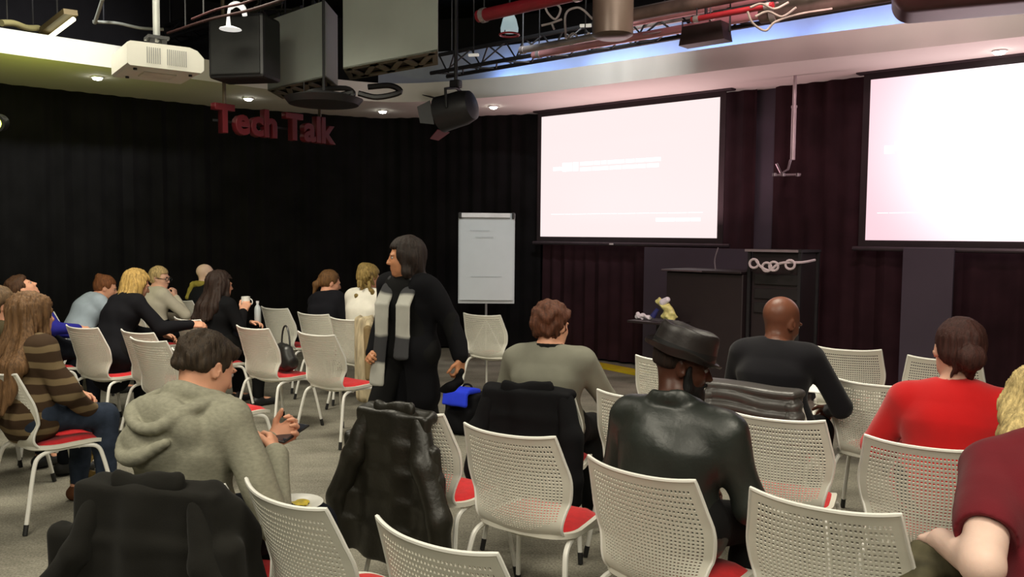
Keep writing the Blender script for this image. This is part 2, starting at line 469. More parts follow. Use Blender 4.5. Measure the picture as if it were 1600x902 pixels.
# ================================================================== CHAIRS
M_white = mat('white_chair_plastic', (0.74, 0.725, 0.63), rough=0.42, var=0.02, scale=3)
M_wleg = mat('white_chair_leg_enamel', (0.84, 0.83, 0.77), rough=0.35, var=0.02)
M_red = mat('red_seat_fabric', (0.58, 0.016, 0.020), spec=0.05, rough=1.0, var=0.10, scale=40, bump=0.4, bscale=500, sheen=0.2)
M_foot = mat('black_foot_cap', (0.015, 0.015, 0.015), rough=0.5)
PROF = [(-0.02, 0.398, 0.160), (-0.08, 0.392, 0.178), (-0.140, 0.402, 0.190), (-0.182, 0.440, 0.196), (-0.205, 0.485, 0.203), (-0.218, 0.545, 0.214),
        (-0.230, 0.610, 0.232), (-0.247, 0.680, 0.238), (-0.275, 0.765, 0.224), (-0.308, 0.850, 0.208)]
def prof(v):
    t = v * (len(PROF) - 1); i = min(int(t), len(PROF) - 2); f = t - i
    P = PROF; a = P[max(i - 1, 0)]; b = P[i]; c = P[i + 1]; d = P[min(i + 2, len(P) - 1)]
    return [0.5 * (2 * b[k] + (c[k] - a[k]) * f + (2 * a[k] - 5 * b[k] + 4 * c[k] - d[k]) * f * f + (3 * b[k] - a[k] - 3 * c[k] + d[k]) * f ** 3) for k in range(3)]
def back_pt(u, v, off=0.0):
    y, z, hw = prof(v)
    y2, z2, _ = prof(min(1, v + 0.01)); y1, z1, _ = prof(max(0, v - 0.01))
    ty, tz = y2 - y1, z2 - z1; l = math.hypot(ty, tz); ny, nz = -tz / l, ty / l      # outward (rear) normal
    w = min(1, max(0, (z - 0.43) / 0.15))
    a = abs(u)
    wing = (0.060 * a ** 2) * w * (1 - 0.25 * max(0, (z - 0.7) / 0.15))
    bowl = 0.035 * a ** 2 * (1 - w)
    top = 0.012 * a ** 3 * max(0, (z - 0.75) / 0.1)
    return Vector((hw * u, y + wing + ny * off, z + bowl + nz * off + top))
def back_mesh(holes=True):
    NU, NV = 34, 46; TH = 0.0028
    mb = MB(); grid = {}
    def vid(u, v, s):
        k = (round(u, 5), round(v, 5), s)
        if k not in grid:
            grid[k] = len(mb.v); mb.v.append(tuple(back_pt(u, v, TH * s)))
        return grid[k]
    us = [-1 + 2 * i / NU for i in range(NU + 1)]; vs = [j / NV for j in range(NV + 1)]
    for i in range(NU):
        for j in range(NV):
            u0, u1, v0, v1 = us[i], us[i + 1], vs[j], vs[j + 1]
            uc, vc = (u0 + u1) / 2, (v0 + v1) / 2
            # perforated field: from above the bowl to the rim, rounded towards the bottom
            low = 0.36 + 0.16 * max(0, abs(uc) - 0.2)
            hole = holes and abs(uc) < 0.86 and low < vc < 0.965
            for s in (-1, 1):
                q = [vid(u0, v0, s), vid(u1, v0, s), vid(u1, v1, s), vid(u0, v1, s)]
                if not hole:
                    mb.f.append(tuple(q)); mb.mi.append(0)
                else:
                    a, b = 0.20, 0.24
                    h = [vid(u0 + (u1 - u0) * x, v0 + (v1 - v0) * y, s) for x, y in ((a, b), (1 - a, b), (1 - a, 1 - b), (a, 1 - b))]
                    for k in range(4):
                        mb.f.append((q[k], q[(k + 1) % 4], h[(k + 1) % 4], h[k])); mb.mi.append(0)
            if hole:
                h0 = [vid(u0 + (u1 - u0) * x, v0 + (v1 - v0) * y, -1) for x, y in ((a, b), (1 - a, b), (1 - a, 1 - b), (a, 1 - b))]
                h1 = [vid(u0 + (u1 - u0) * x, v0 + (v1 - v0) * y, 1) for x, y in ((a, b), (1 - a, b), (1 - a, 1 - b), (a, 1 - b))]
                for k in range(4): mb.f.append((h0[k], h0[(k + 1) % 4], h1[(k + 1) % 4], h1[k])); mb.mi.append(0)
    # rolled rim along sides and top
    rim = [back_pt(-1, v) for v in vs[10:]] + [back_pt(u, 1) for u in us[1:-1]] + [back_pt(1, v) for v in reversed(vs[10:])]
    me = mb.mesh('chair_back'); shade_auto(me, 50); return me, rim
def seat_outline(n=40, inset=0.0):
    out = []
    for k in range(n):
        a = 2 * PI * k / n; c, s = math.cos(a), math.sin(a)
        e = 0.42
        x = math.copysign(abs(c) ** e, c); y = math.copysign(abs(s) ** e, s)
        hw = 0.218 - 0.018 * y
        out.append(((hw - inset) * x, 0.035 + (0.215 - inset) * y))
    return out
def seat_z(x, y):
    return 0.447 - 0.03 * max(0, (y - 0.1) / 0.15) ** 2 - 0.012 * max(0, 1 - (x / 0.2) ** 2) * 1.0 + 0.01 * max(0, (-y - 0.05) / 0.15)
def slab(outline, top, bot, rings=6, dome=0.0):
    mb = MB(); n = len(outline); cx = sum(p[0] for p in outline) / n; cy = sum(p[1] for p in outline) / n
    for side in (1, -1):
        for r in range(rings + 1):
            t = max(1 - r / rings, 0.03)
            for (x, y) in outline:
                X = cx + (x - cx) * t; Y = cy + (y - cy) * t
                if side > 0: z = seat_z(X, Y) + top * math.sqrt(max(0.0, 1 - t ** 6)) if dome else seat_z(X, Y) + top
                else: z = seat_z(X, Y) + bot
                mb.v.append((X, Y, z)); 
    R1 = rings + 1
    for side in (0, 1):
        for r in range(rings):
            for k in range(n):
                a = side * R1 * n + r * n
                mb.f.append((a + k, a + (k + 1) % n, a + n + (k + 1) % n, a + n + k)); mb.mi.append(0)
    for side in (0, 1):
        mb.f.append(tuple(side * R1 * n + rings * n + k for k in range(n))); mb.mi.append(0)
    for k in range(n):
        mb.f.append((k, (k + 1) % n, R1 * n + (k + 1) % n, R1 * n + k)); mb.mi.append(0)
    return mb
def leg_pts(sx, front):
    if front:
        return spline([(sx * 0.190, 0.00, 0.418), (sx * 0.198, 0.10, 0.412), (sx * 0.208, 0.155, 0.392), (sx * 0.217, 0.180, 0.33), (sx * 0.240, 0.215, 0.15), (sx * 0.256, 0.240, 0.004)], 4)
    return spline([(sx * 0.190, 0.00, 0.418), (sx * 0.200, -0.10, 0.414), (sx * 0.212, -0.165, 0.396), (sx * 0.222, -0.195, 0.34), (sx * 0.245, -0.235, 0.15), (sx * 0.262, -0.265, 0.004)], 4)
ME_BACK, RIM = back_mesh(True); ME_BACK.materials.append(M_white)
def build_chair():
    t = thing('stacking_chair', '', 'chair')
    o = link('backrest', ME_BACK, None, t)
    MB().tube(RIM, 0.0066, 6).build('back_rim', M_wleg, t, smooth=True)
    slab(seat_outline(40), 0.0, -0.022).build('seat_shell', M_white, t, smooth=True)
    slab(seat_outline(40, 0.022), 0.022, -0.004, dome=1).build('seat_cushion', M_red, t, smooth=True)
    for sx in (-1, 1):
        for fr in (True, False):
            P = leg_pts(sx, fr)
            lg = MB().tube(P, 0.0115, 8).build('leg', M_wleg, t, smooth=True)
            e = P[-1]; d = (P[-2] - P[-1]).normalized()
            MB().tube([e, e + d * 0.055], 0.0135, 8).build('foot_cap', M_foot, lg, smooth=True)
    MB().tube([(-0.19, 0.06, 0.408), (0.19, 0.06, 0.408)], 0.009, 6).tube([(-0.19, -0.06, 0.404), (0.19, -0.06, 0.404)], 0.009, 6).build('cross_bar', M_wleg, t)
    return t
def copy_tree(o, parent=None):
    c = o.copy(); col.objects.link(c); c.parent = parent
    for ch in list(o.children): copy_tree(ch, c)
    return c
TOPZ = 0.85
TOP_LY = -0.29
CH = {}
def extra_chair(key, base, h, label):
    t = copy_tree(proto); t.location = (base.x, base.y, 0); t.rotation_euler = (0, 0, -h)
    t['label'] = label; t['group'] = 'white stacking chairs with red seats'; CH[key] = (Vector((base.x, base.y, 0)), h, t)
proto = build_chair(); used = [False]
def chair(key, tl=None, tr=None, label='', heading=None, c=None, z=TOPZ):
    """tl, tr: ends of the top edge in the photograph; heading degrees clockwise from the view direction"""
    if tr is not None and tl is not None:
        a = atz(*tl, z); best = None
        for k in range(0, 1300):
            hh = R_(-30 + k * 0.1); b = a + Vector((math.cos(hh), -math.sin(hh), 0)) * 0.425
            q = CAM_M.transposed() @ (b - Vector((0, 0, CAM_H))); sx = 800 + F_PX * q.x / -q.z
            if heading is not None: continue
            e = abs(sx - tr[0])
            if k * 0.1 - 30 < 8: continue
            if best is None or e < best[0]: best = (e, -30 + k * 0.1, b)
        if heading is None: heading = best[1]; b = best[2]
        else: b = a + Vector((math.cos(R_(heading)), -math.sin(R_(heading)), 0)) * 0.425
        mid = (a + b) / 2
    elif c is not None: mid = atz(*c, z)
    elif tl is not None:
        a = atz(*tl, z); h = R_(heading); mid = a + Vector((math.cos(h), -math.sin(h), 0)) * 0.208
    else:
        a = atz(*tr, z); h = R_(heading); mid = a - Vector((math.cos(h), -math.sin(h), 0)) * 0.208
    h = R_(heading); f = Vector((math.sin(h), math.cos(h), 0))
    base = mid - f * TOP_LY; base.z = 0
    if used[0]: t = copy_tree(proto)
    else: t = proto; used[0] = True
    t.location = base; t.rotation_euler = (0, 0, -h)
    t['label'] = label; t['group'] = 'white stacking chairs with red seats'
    CH[key] = (base.copy(), h, t)
    print('chair', key, [round(v, 2) for v in base], round(heading, 1))
    return t
chair('c1', (371, 757), (498, 806), 'white mesh-back chair in the bottom row, right behind the plate of food', heading=42)
chair('c2', (575.6, 818), (768, 880), 'white mesh-back chair at the bottom edge, in front of the draped leather jacket', heading=38)
chair('c3', (718.6, 668), (863, 691), 'empty white mesh-back chair showing its red seat, directly left of the man in the hat', heading=32)
chair('c4', (910.7, 720), (1080.5, 763), 'white mesh-back chair the man in the hat sits on', heading=43)
chair('c5', (1166.6, 772), (1406.6, 821.6), 'largest white mesh-back chair at the bottom edge, right of the leather-jacketed man', heading=34)
chair('c6', (1128.7, 646.5), (1291, 670), 'empty white mesh-back chair with a red seat corner, behind the quilted grey jacket', heading=30)
chair('c7', (1348, 687), (1549, 717), 'white mesh-back chair the woman in the red sweater sits on', heading=32)
chair('c8', (1304, 595.7), None, 'empty white mesh-back chair directly left of the red sweater', heading=34)
chair('c9', (1274, 544.6), (1384, 554.4), 'empty white chair in the front row, just right of the bald man in black')
chair('c10', (1417, 559), (1543, 569), 'white chair in the front row, behind the head of the woman in red')
chair('c11', None, (1612, 624), 'white chair mostly hidden by the right shoulder of the red sweater', heading=36)
chair('c12', None, (17, 590), 'white chair at the left edge under the woman with long brown hair', heading=38)
chair('c13', (98, 510.6), (148.6, 517.7), 'white chair the blonde woman in a black cardigan sits on')
chair('c14', (184, 517.7), (235.5, 526.6), 'white chair hidden behind another, beside the blonde woman in black')
chair('c15', (198, 530), (255, 538), 'empty white chair touching the hair of the hoodie man on its left side')
chair('c16', (265, 497.5), (302, 500), 'small white chair far left, beyond the hands of the blonde woman')
chair('c17', (365, 511), (416, 517), 'empty white chair right of the hoodie man, left of the black handbag')
chair('c18', (404.7, 481), (446.8, 486.6), 'white chair beside the dark-haired woman with the bottle')
chair('c19', (461.6, 490), (510.6, 495.4), 'white chair the woman with the ponytail sits on')
chair('c20', (512.4, 498), (568.4, 505), 'white chair the person in the white top sits on')
chair('c21', (460.7, 520.7), (519.4, 527.8), 'empty white chair with a bright red seat, left of the walking woman')
chair('c22', (721.6, 491.5), (780, 495), 'empty white chair standing before the flipchart')
chair('c23', (930, 614), None, 'white chair between the man in the grey shirt and the man in the hat', heading=32)
chair('c24', (991, 559), None, 'white chair just behind the hat, seen left of the face of its wearer', heading=34)
chair('c25', c=(848, 617), heading=18, label='white chair under the black jacket, the man in the grey shirt on it')
chair('c26', c=(1197, 598), heading=36, label='white chair covered by the quilted grey jacket, bald man on it')
chair('c27', c=(248, 760), heading=14, label='white chair covered by the dark wool coat, hoodie man on it')
chair('c28', c=(628, 645), heading=34, label='white chair hidden under the dark leather jacket, red seat peeping out at its right')
chair('c29', c=(290, 552), heading=38, label='white chair with a bright red seat hidden by the head of the hoodie man')
chair('c30', c=(-6, 533), heading=38, label='white chair at the left edge, its red seat showing behind another')
# ================================================================== SMOOTH SOLIDS (distance fields turned into meshes)
def V3(p): return np.array([float(p[0]), float(p[1]), float(p[2])])
class Sdf:
    """list of soft shapes: capsules and ellipsoids, joined smoothly"""
    def __init__(self, k=0.03): self.p = []; self.k = k; self.fn = []
    def cap(self, a, b, ra, rb=None, u=None, s=1.0, k=None, op='+'):
        """tapered capsule; along unit vector u the shape is s times as wide"""
        rb = ra if rb is None else rb
        a = V3(a); b = V3(b); u = None if u is None else V3(u) / np.linalg.norm(V3(u))
        self.p.append(('c', a, b, ra, rb, u, s, k, op)); return self
    def ell(self, c, r, M=None, k=None, op='+'):
        M = np.eye(3) if M is None else np.array([[M[i][j] for j in range(3)] for i in range(3)])
        self.p.append(('e', V3(c), np.array(r, float), M, None, None, None, k, op)); return self
    def box(self, c, h, M=None, r=0.01, k=None, op='+'):
        M = np.eye(3) if M is None else np.array([[M[i][j] for j in range(3)] for i in range(3)])
        self.p.append(('b', V3(c), np.array(h, float), M, r, None, None, k, op)); return self
    def bounds(self):
        lo = np.full(3, 1e9); hi = -lo
        for q in self.p:
            if q[8] == '-': continue
            l, h = self.pb(q); lo = np.minimum(lo, l); hi = np.maximum(hi, h)
        return lo, hi
    def pb(self, q):
        if q[0] == 'c':
            r = max(q[3], q[4]); e = np.full(3, r)
            if q[5] is not None: e = e + np.abs(q[5]) * r * (max(q[6], 1) - 1)
            return np.minimum(q[1], q[2]) - e, np.maximum(q[1], q[2]) + e
        r = float(np.linalg.norm(q[2])) if q[0] == 'b' else float(max(q[2]))
        if q[0] == 'b': r += q[4]
        return q[1] - r, q[1] + r
    def ev(self, P, mask=True):
        d = np.full(len(P), 0.3)
        for q in self.p:
            if mask:
                l, h = self.pb(q); pad = 0.07
                if q[8] == '-': pad = 0.04
                m = np.nonzero(((P > l - pad) & (P < h + pad)).all(1))[0]
                if len(m) == 0: continue
                X = P[m]
            else: m = slice(None); X = P
            if q[0] == 'c':
                a, b = q[1], q[2]; w = X - a; ab = b - a
                if q[5] is not None:
                    f = 1 / q[6] - 1
                    w = w + np.outer(w @ q[5], q[5]) * f; ab = ab + q[5] * (ab @ q[5]) * f
                L2 = max(ab @ ab, 1e-9); t = np.clip(w @ ab / L2, 0, 1)
                dd = np.linalg.norm(w - t[:, None] * ab, axis=1) - (q[3] + (q[4] - q[3]) * t)
            elif q[0] == 'e':
                w = (X - q[1]) @ q[3]; k0 = np.linalg.norm(w / q[2], axis=1); k1 = np.linalg.norm(w / q[2] ** 2, axis=1)
                dd = k0 * (k0 - 1) / np.maximum(k1, 1e-9)
            else:
                w = np.abs((X - q[1]) @ q[3]) - q[2]
                dd = np.linalg.norm(np.maximum(w, 0), axis=1) + np.minimum(w.max(1), 0) - q[4]
            k = self.k if q[7] is None else q[7]
            c = d[m]
            if q[8] == '+':
                hh = np.maximum(k - np.abs(c - dd), 0) / k
                d[m] = np.minimum(c, dd) - hh * hh * k / 4
            else:
                hh = np.maximum(k - np.abs(c + dd), 0) / k
                d[m] = np.maximum(c, -dd) + hh * hh * k / 4
        for f in self.fn: d = f(P, d)
        return d
def nets(sdf, h, name, m=None, parent=None, lo=None, hi=None):
    l, u = sdf.bounds()
    if lo is not None: l = np.maximum(l, lo)
    if hi is not None: u = np.minimum(u, hi)
    l = l - 3 * h; B = 6
    nb = np.ceil((u + 3 * h - l) / (B * h)).astype(int)
    g = np.stack(np.meshgrid(*[np.arange(n) for n in nb], indexing='ij'), -1).reshape(-1, 3)
    cen = l + (g + 0.5) * B * h - 0.5 * h
    dc = sdf.ev(cen, False)
    act = np.abs(dc) < B * h * 0.87 * 1.7 + 0.012
    N = nb * B
    D = np.repeat(np.repeat(np.repeat(dc.reshape(nb), B, 0), B, 1), B, 2).astype(np.float32)
    loc = np.stack(np.meshgrid(*[np.arange(B)] * 3, indexing='ij'), -1).reshape(-1, 3)
    idx = (g[act][:, None, :] * B + loc[None]).reshape(-1, 3)
    D[idx[:, 0], idx[:, 1], idx[:, 2]] = sdf.ev(l + idx * h)
    S = D < 0
    D[0] = np.abs(D[0]); 
    cells = []; pts = []; quads = []
    for ax in range(3):
        sl0 = [slice(None)] * 3; sl1 = [slice(None)] * 3; sl0[ax] = slice(0, -1); sl1[ax] = slice(1, None)
        e = np.argwhere(S[tuple(sl0)] != S[tuple(sl1)])
        o1, o2 = [(1, 2), (2, 0), (0, 1)][ax]
        ok = (e[:, o1] > 0) & (e[:, o2] > 0) & (e[:, o1] < N[o1] - 1) & (e[:, o2] < N[o2] - 1); e = e[ok]
        if len(e) == 0: continue
        f = e.copy(); f[:, ax] += 1
        d0 = D[e[:, 0], e[:, 1], e[:, 2]].astype(float); d1 = D[f[:, 0], f[:, 1], f[:, 2]].astype(float)
        t = d0 / (d0 - d1); p = e.astype(float); p[:, ax] += t
        q = []
        for a, b in ((0, 0), (-1, 0), (-1, -1), (0, -1)):
            c = e.copy(); c[:, o1] += a; c[:, o2] += b
            ci = (c[:, 0] * N[1] + c[:, 1]) * N[2] + c[:, 2]
            q.append(ci); cells.append(ci); pts.append(p)
        q = np.stack(q, 1); flip = d0 > 0; q[flip] = q[flip][:, ::-1]
        quads.append(q)
    cells = np.concatenate(cells); pts = np.concatenate(pts); quads = np.concatenate(quads)
    uq, inv = np.unique(cells, return_inverse=True)
    cnt = np.bincount(inv).astype(float)
    vs = np.stack([np.bincount(inv, pts[:, k]) / cnt for k in range(3)], 1) * h + l
    fq = np.searchsorted(uq, quads)
    # keep only the large shells, drop crumbs
    me = bpy.data.meshes.new(name)
    me.vertices.add(len(vs)); me.vertices.foreach_set('co', vs.astype(np.float32).ravel())
    nq = len(fq); me.loops.add(nq * 4); me.loops.foreach_set('vertex_index', fq.astype(np.int32).ravel())
    me.polygons.add(nq); me.polygons.foreach_set('loop_start', np.arange(nq, dtype=np.int32) * 4)
    try: me.polygons.foreach_set('loop_total', np.full(nq, 4, dtype=np.int32))
    except Exception: pass
    me.update(calc_edges=True); me.validate()
    return link(name, me, m, parent, smooth=True)
def folds(amp, fx=14.0, fy=14.0, fz=9.0, seed=0, band=None, ridge=False):
    a, b, c = seed * 1.7, seed * 2.9 + 1, seed * 0.7 + 2
    def f(P, d):
        x, y, z = P[:, 0], P[:, 1], P[:, 2]
        w = np.sin(fx * x + 2.2 * np.sin(fz * 0.7 * z + a) + b) * np.sin(fy * y + 1.8 * np.sin(fx * 0.6 * x + c) + a) \
            + 0.7 * np.sin(fz * z * 1.7 + 2.0 * np.sin(fx * 0.8 * x + fy * 0.5 * y + b) + c) \
            + 0.35 * np.sin(2.3 * fx * x + 1.9 * fz * z + 1.5 * np.sin(2.1 * fy * y) + a)
        if ridge: w = 1 - 2 * np.abs(w) ** 0.7
        A = amp
        if band is not None: A = amp * np.clip((z - band[0]) / 0.05, 0, 1) * np.clip((band[1] - z) / 0.05, 0, 1)
        return d - A * w
    return f
def vfolds(amp, f=20.0, seed=0):
    def g(P, d):
        x, z = P[:, 0], P[:, 2]
        w = np.sin(f * x + 1.1 * np.sin(2.3 * z + seed) + seed) + 0.55 * np.sin(f * 1.9 * x + 1.7 * np.sin(3.7 * z + 2 * seed) + 1) + 0.35 * np.sin(9 * z + 6 * x + seed)
        return d - amp * w * np.clip((0.9 - z) / 0.15 + 0.25, 0.25, 1)
    return g
def strands(amp, c, freq=46, seed=0):
    """grooves running down from the crown: hair"""
    def f(P, d):
        x = P[:, 0] - c[0]; y = P[:, 1] - c[1]; z = P[:, 2] - c[2]
        th = np.arctan2(x, y)
        w = np.sin(th * freq * 0.5 + 1.5 * np.sin(z * 14 + seed) + 2 * np.sin(th * 5 + seed)) + 0.6 * np.sin(th * freq * 1.1 + 2 * np.sin(z * 9))
        return d - amp * w * np.clip(np.hypot(x, y) / 0.05, 0, 1)
    return f
# ================================================================== PEOPLE
def skinm(name, c, rough=0.5): 
    m = mat('skin_' + name, hexc(c), rough=rough, var=0.06, scale=14, bump=0.15, bscale=220, spec=0.35)
    b = m.node_tree.nodes['Principled BSDF']; b.inputs['Subsurface Weight'].default_value = 0.08; b.inputs['Subsurface Radius'].default_value = (0.01, 0.004, 0.002)
    return m
def cloth(name, c, rough=0.9, **k):
    k.setdefault('var', 0.08); k.setdefault('scale', 10); k.setdefault('bump', 0.35); k.setdefault('bscale', 300); k.setdefault('sheen', 0.0); k.setdefault('spec', 0.12)
    return mat(name, hexc(c) if isinstance(c, str) else c, rough=rough, **k)
def hairm(name, c, c2=None, rough=0.62):
    m = mat('hair_' + name, hexc(c), rough=rough, var=0.45, scale=30, stretch=(3, 3, 0.35), bump=0.7, bscale=90, spec=0.3, bdist=0.006)
    return m
SK = dict(light=skinm('light', '#d9a083'), pink=skinm('pink', '#e3b19a'), pale=skinm('pale', '#efcdbd'), tan=skinm('tan', '#b9805c'), dark=skinm('dark', '#4a2a1e', 0.42), brown=skinm('brown', '#6e4433', 0.40))
M_eye = mat('eye_white', (0.36, 0.33, 0.31), rough=0.2)
M_iris = mat('eye_iris', (0.03, 0.02, 0.015), rough=0.15)

def rotX(a): return Matrix.Rotation(R_(a), 3, 'X')
def rotY(a): return Matrix.Rotation(R_(a), 3, 'Y')
def rotZ(a): return Matrix.Rotation(R_(a), 3, 'Z')

def joints(lean=8, side=0, twist=0, neck=0, headrot=(0, 0, 0), headoff=(0, 0, 0), R=None, L=None, legs=None, sh=0.178, stand=False, hipz=0.61, up=1.0, seat_y=0.0, shrug=0.0, knee=None, nl=0.0):
    """seated or standing skeleton in the person's own frame: +Y ahead, +X to the person's right"""
    J = {}
    if stand: hipz = 0.90
    pel = Vector((0, seat_y if not stand else 0, hipz))
    B = rotZ(twist) @ rotY(side) @ rotX(-lean)
    def u(x, y, z): return pel + B @ Vector((x, y, z * up))
    J['B'] = B; J['pel'] = pel
    J['hipR'] = pel + Vector((0.095, 0, 0)); J['hipL'] = pel + Vector((-0.095, 0, 0))
    J['waist'] = u(0, -0.02, 0.14); J['chest'] = u(0, -0.025, 0.33); J['up'] = u(0, -0.02, 0.43)
    J['neck0'] = u(0, -0.02, 0.50 + shrug * 0.3); J['shR'] = u(sh, -0.01, 0.455 + shrug); J['shL'] = u(-sh, -0.01, 0.455 + shrug)
    nb = J['neck0']
    J['head'] = nb + B @ (rotX(-neck) @ Vector((0, 0.015, 0.145 + nl))) + Vector(headoff)
    yaw, pitch, roll = headrot
    J['HR'] = rotZ(-yaw) @ rotX(-pitch) @ rotY(roll)       # head frame in person's frame: pitch>0 looks down, yaw>0 to the right
    def arm(sx, A):
        s = J['shR'] if sx > 0 else J['shL']
        if A is None: A = ((sx * 0.24, 0.10, hipz + 0.15), (sx * 0.10, 0.30, hipz + 0.12)) if not stand else ((sx * 0.25, -0.02, hipz + 0.14), (sx * 0.27, 0.08, hipz - 0.10))
        e, w = Vector(A[0]), Vector(A[1])
        if not stand:
            for q in (e, w): q.z = 0.575 + (q.z - 0.575) * up
        return s, e, w
    J['armR'] = arm(1, R); J['armL'] = arm(-1, L)
    if stand:
        lg = legs or (((0.10, 0.02, 0.50), (0.11, -0.03, 0.09)), ((-0.10, 0.02, 0.50), (-0.11, 0.0, 0.09)))
    else:
        kz = 0.545
        lg = legs or (((0.15, 0.36, kz), (0.15, 0.36, 0.10)), ((-0.15, 0.36, kz), (-0.15, 0.34, 0.10)))
    J['legR'] = [Vector(p) for p in lg[0]]; J['legL'] = [Vector(p) for p in lg[1]]
    return J

def hand(S, w, d, n, sx, curl=35, sc=1.0, k=0.006, spread=1.0):
    """five separate fingers: w wrist, d pointing direction, n palm-facing direction, sx +1 right hand"""
    w = Vector(w); d = Vector(d).normalized(); n = Vector(n); n = (n - d * n.dot(d)).normalized()
    lat = d.cross(n) * sx        # towards the thumb side
    # palm
    for t, wd in ((-1, 0.9), (-0.33, 1.0), (0.33, 1.0), (1, 0.92)):
        a = w + lat * (0.020 * t * sc); b = w + d * (0.085 * wd * sc) + lat * (0.030 * t * sc)
        S.cap(a, b, 0.0135 * sc, 0.011 * sc, k=0.016)
    fl = (0.068, 0.080, 0.074, 0.056)
    for i, t in enumerate((1, 0.33, -0.33, -1)):
        b = w + d * ((0.085 * (0.92 if abs(t) == 1 else 1.0)) * sc) + lat * (0.030 * t * sc)
        dd = (d + lat * 0.10 * t * spread).normalized(); p = b; L = fl[i] * sc
        for j, (fr, c) in enumerate(((0.45, curl * 0.9), (0.30, curl * 1.2), (0.25, curl * 0.8))):
            ax = dd.cross(n).normalized(); Rm = Matrix.Rotation(R_(c), 3, ax)
            dd = (Rm @ dd).normalized(); n2 = (Rm @ n).normalized()
            q = p + dd * (L * fr); S.cap(p, q, (0.0092 - j * 0.0008) * sc, (0.0086 - j * 0.0009) * sc, k=k); p = q; n = n2
        n = Vector(S._n) if hasattr(S, '_n') and False else n
        n = (lambda v: (v - d * v.dot(d)).normalized())(lat.cross(d) * sx * 1.0)
    # thumb leaves the side of the palm near its base
    tb = w + d * (0.022 * sc) + lat * (0.026 * sc)
    td = (d * 0.62 + lat * 0.62 + n * 0.38).normalized()
    t1 = tb + td * (0.042 * sc); td2 = (d * 0.85 + lat * 0.25 + n * 0.42).normalized(); t2 = t1 + td2 * (0.030 * sc); t3 = t2 + (td2 * 0.9 + n * 0.3).normalized() * (0.022 * sc)
    S.cap(tb, t1, 0.0135 * sc, 0.0105 * sc, k=0.012); S.cap(t1, t2, 0.0105 * sc, 0.0095 * sc, k=k); S.cap(t2, t3, 0.0095 * sc, 0.0075 * sc, k=k)

def head_sdf(S, c, H, sc=1.0, beard=False, female=False):
    c = Vector(c)
    def q(x, y, z): return c + H @ (Vector((x, y, z)) * sc)
    def e(x, y, z, rx, ry, rz, k=None, op='+', M=None): S.ell(q(x, y, z), (rx * sc, ry * sc, rz * sc), M=(H if M is None else H @ M), k=k, op=op)
    e(0, -0.018, 0.032, 0.074, 0.094, 0.084)
    e(0, 0.022, -0.020, 0.064, 0.072, 0.082, k=0.03)
    e(0, 0.030, -0.070, 0.052, 0.056, 0.042, k=0.03)
    e(0, 0.066, -0.098, 0.022, 0.022, 0.018, k=0.02)
    for s in (-1, 1):
        e(s * 0.034, 0.058, -0.026, 0.022, 0.026, 0.024, k=0.02)                       # cheek
        e(s * 0.031, 0.096, 0.001, 0.014, 0.011, 0.008, k=0.010, op='-')               # eye socket
        e(s * 0.029, 0.082, 0.020, 0.024, 0.012, 0.008, k=0.012)                       # brow
        e(s * 0.076, -0.006, -0.008, 0.007, 0.019, 0.031, k=0.006, M=rotY(s * 6) @ rotZ(s * -22) @ rotX(12))   # ear
        e(s * 0.083, -0.002, -0.004, 0.004, 0.009, 0.017, k=0.004, op='-', M=rotZ(s * -22))
    S.cap(q(0, 0.088, 0.008), q(0, 0.108, -0.030), 0.0075 * sc, 0.012 * sc, k=0.010)
    for s in (-1, 1): e(s * 0.011, 0.098, -0.034, 0.008, 0.010, 0.007, k=0.006)
    e(0, 0.088, -0.060, 0.023, 0.010, 0.0065, k=0.006)
    e(0, 0.085, -0.073, 0.020, 0.010, 0.0075, k=0.006)
    S.cap(q(-0.02, 0.1, -0.0665), q(0.02, 0.1, -0.0665), 0.003 * sc, op='-', k=0.003)

def torso_sdf(S, J, g=0.0, fat=1.0, bust=0.0, arms=True, neck=True, cuff=0.0, armfat=1.0, short=False):
    X = J['B'] @ Vector((1, 0, 0)); up = J['B'] @ Vector((0, 0, 1)); Y = J['B'] @ Vector((0, 1, 0))
    S.cap(J['hipL'], J['hipR'], 0.115 * fat + g, k=0.05)
    S.cap(J['pel'], J['waist'], 0.113 * fat + g, 0.106 * fat + g, u=X, s=1.32, k=0.05)
    S.cap(J['waist'], J['chest'], 0.106 * fat + g, 0.118 * fat + g, u=X, s=1.36, k=0.05)
    S.cap(J['chest'], J['up'], 0.118 * fat + g, 0.098 + g, u=X, s=1.40, k=0.05)
    S.cap(J['shL'].lerp(J['shR'], 0.10), J['shL'].lerp(J['shR'], 0.90), 0.062 * fat + g, k=0.05)
    for s in ('shL', 'shR'): S.cap(J['neck0'] - up * 0.01, J[s].lerp(J['neck0'], 0.2), 0.045 + g, 0.048 + g, k=0.04)
    if bust:
        for s in (-1, 1): S.ell(J['chest'] + X * (0.075 * s) + Y * 0.085 - up * 0.01, (0.062 + g, 0.05 * bust + g, 0.062 + g), M=J['B'], k=0.04)
    if arms:
        for key in ('armR', 'armL'):
            s, e, w = J[key]
            S.cap(s, e, (0.052 * armfat) * fat + g, 0.041 * armfat + g, k=0.03)
            if short: continue
            S.cap(e, w + (w - e).normalized() * cuff, 0.041 * armfat + g, 0.028 * armfat + g, k=0.02)
def leg_sdf(S, J, g=0.0, ank=0.0, fat=1.0):
    for k_, hp in (('legR', 'hipR'), ('legL', 'hipL')):
        kn, an = J[k_][:2]
        S.cap(J[hp], kn, 0.088 * fat + g, 0.060 * fat + g, k=0.05)
        S.cap(kn, kn.lerp(an, 0.35), 0.060 * fat + g, 0.056 * fat + g, k=0.03)
        S.cap(kn.lerp(an, 0.35), an + Vector((0, 0, ank)), 0.056 * fat + g, 0.038 + g, k=0.03)
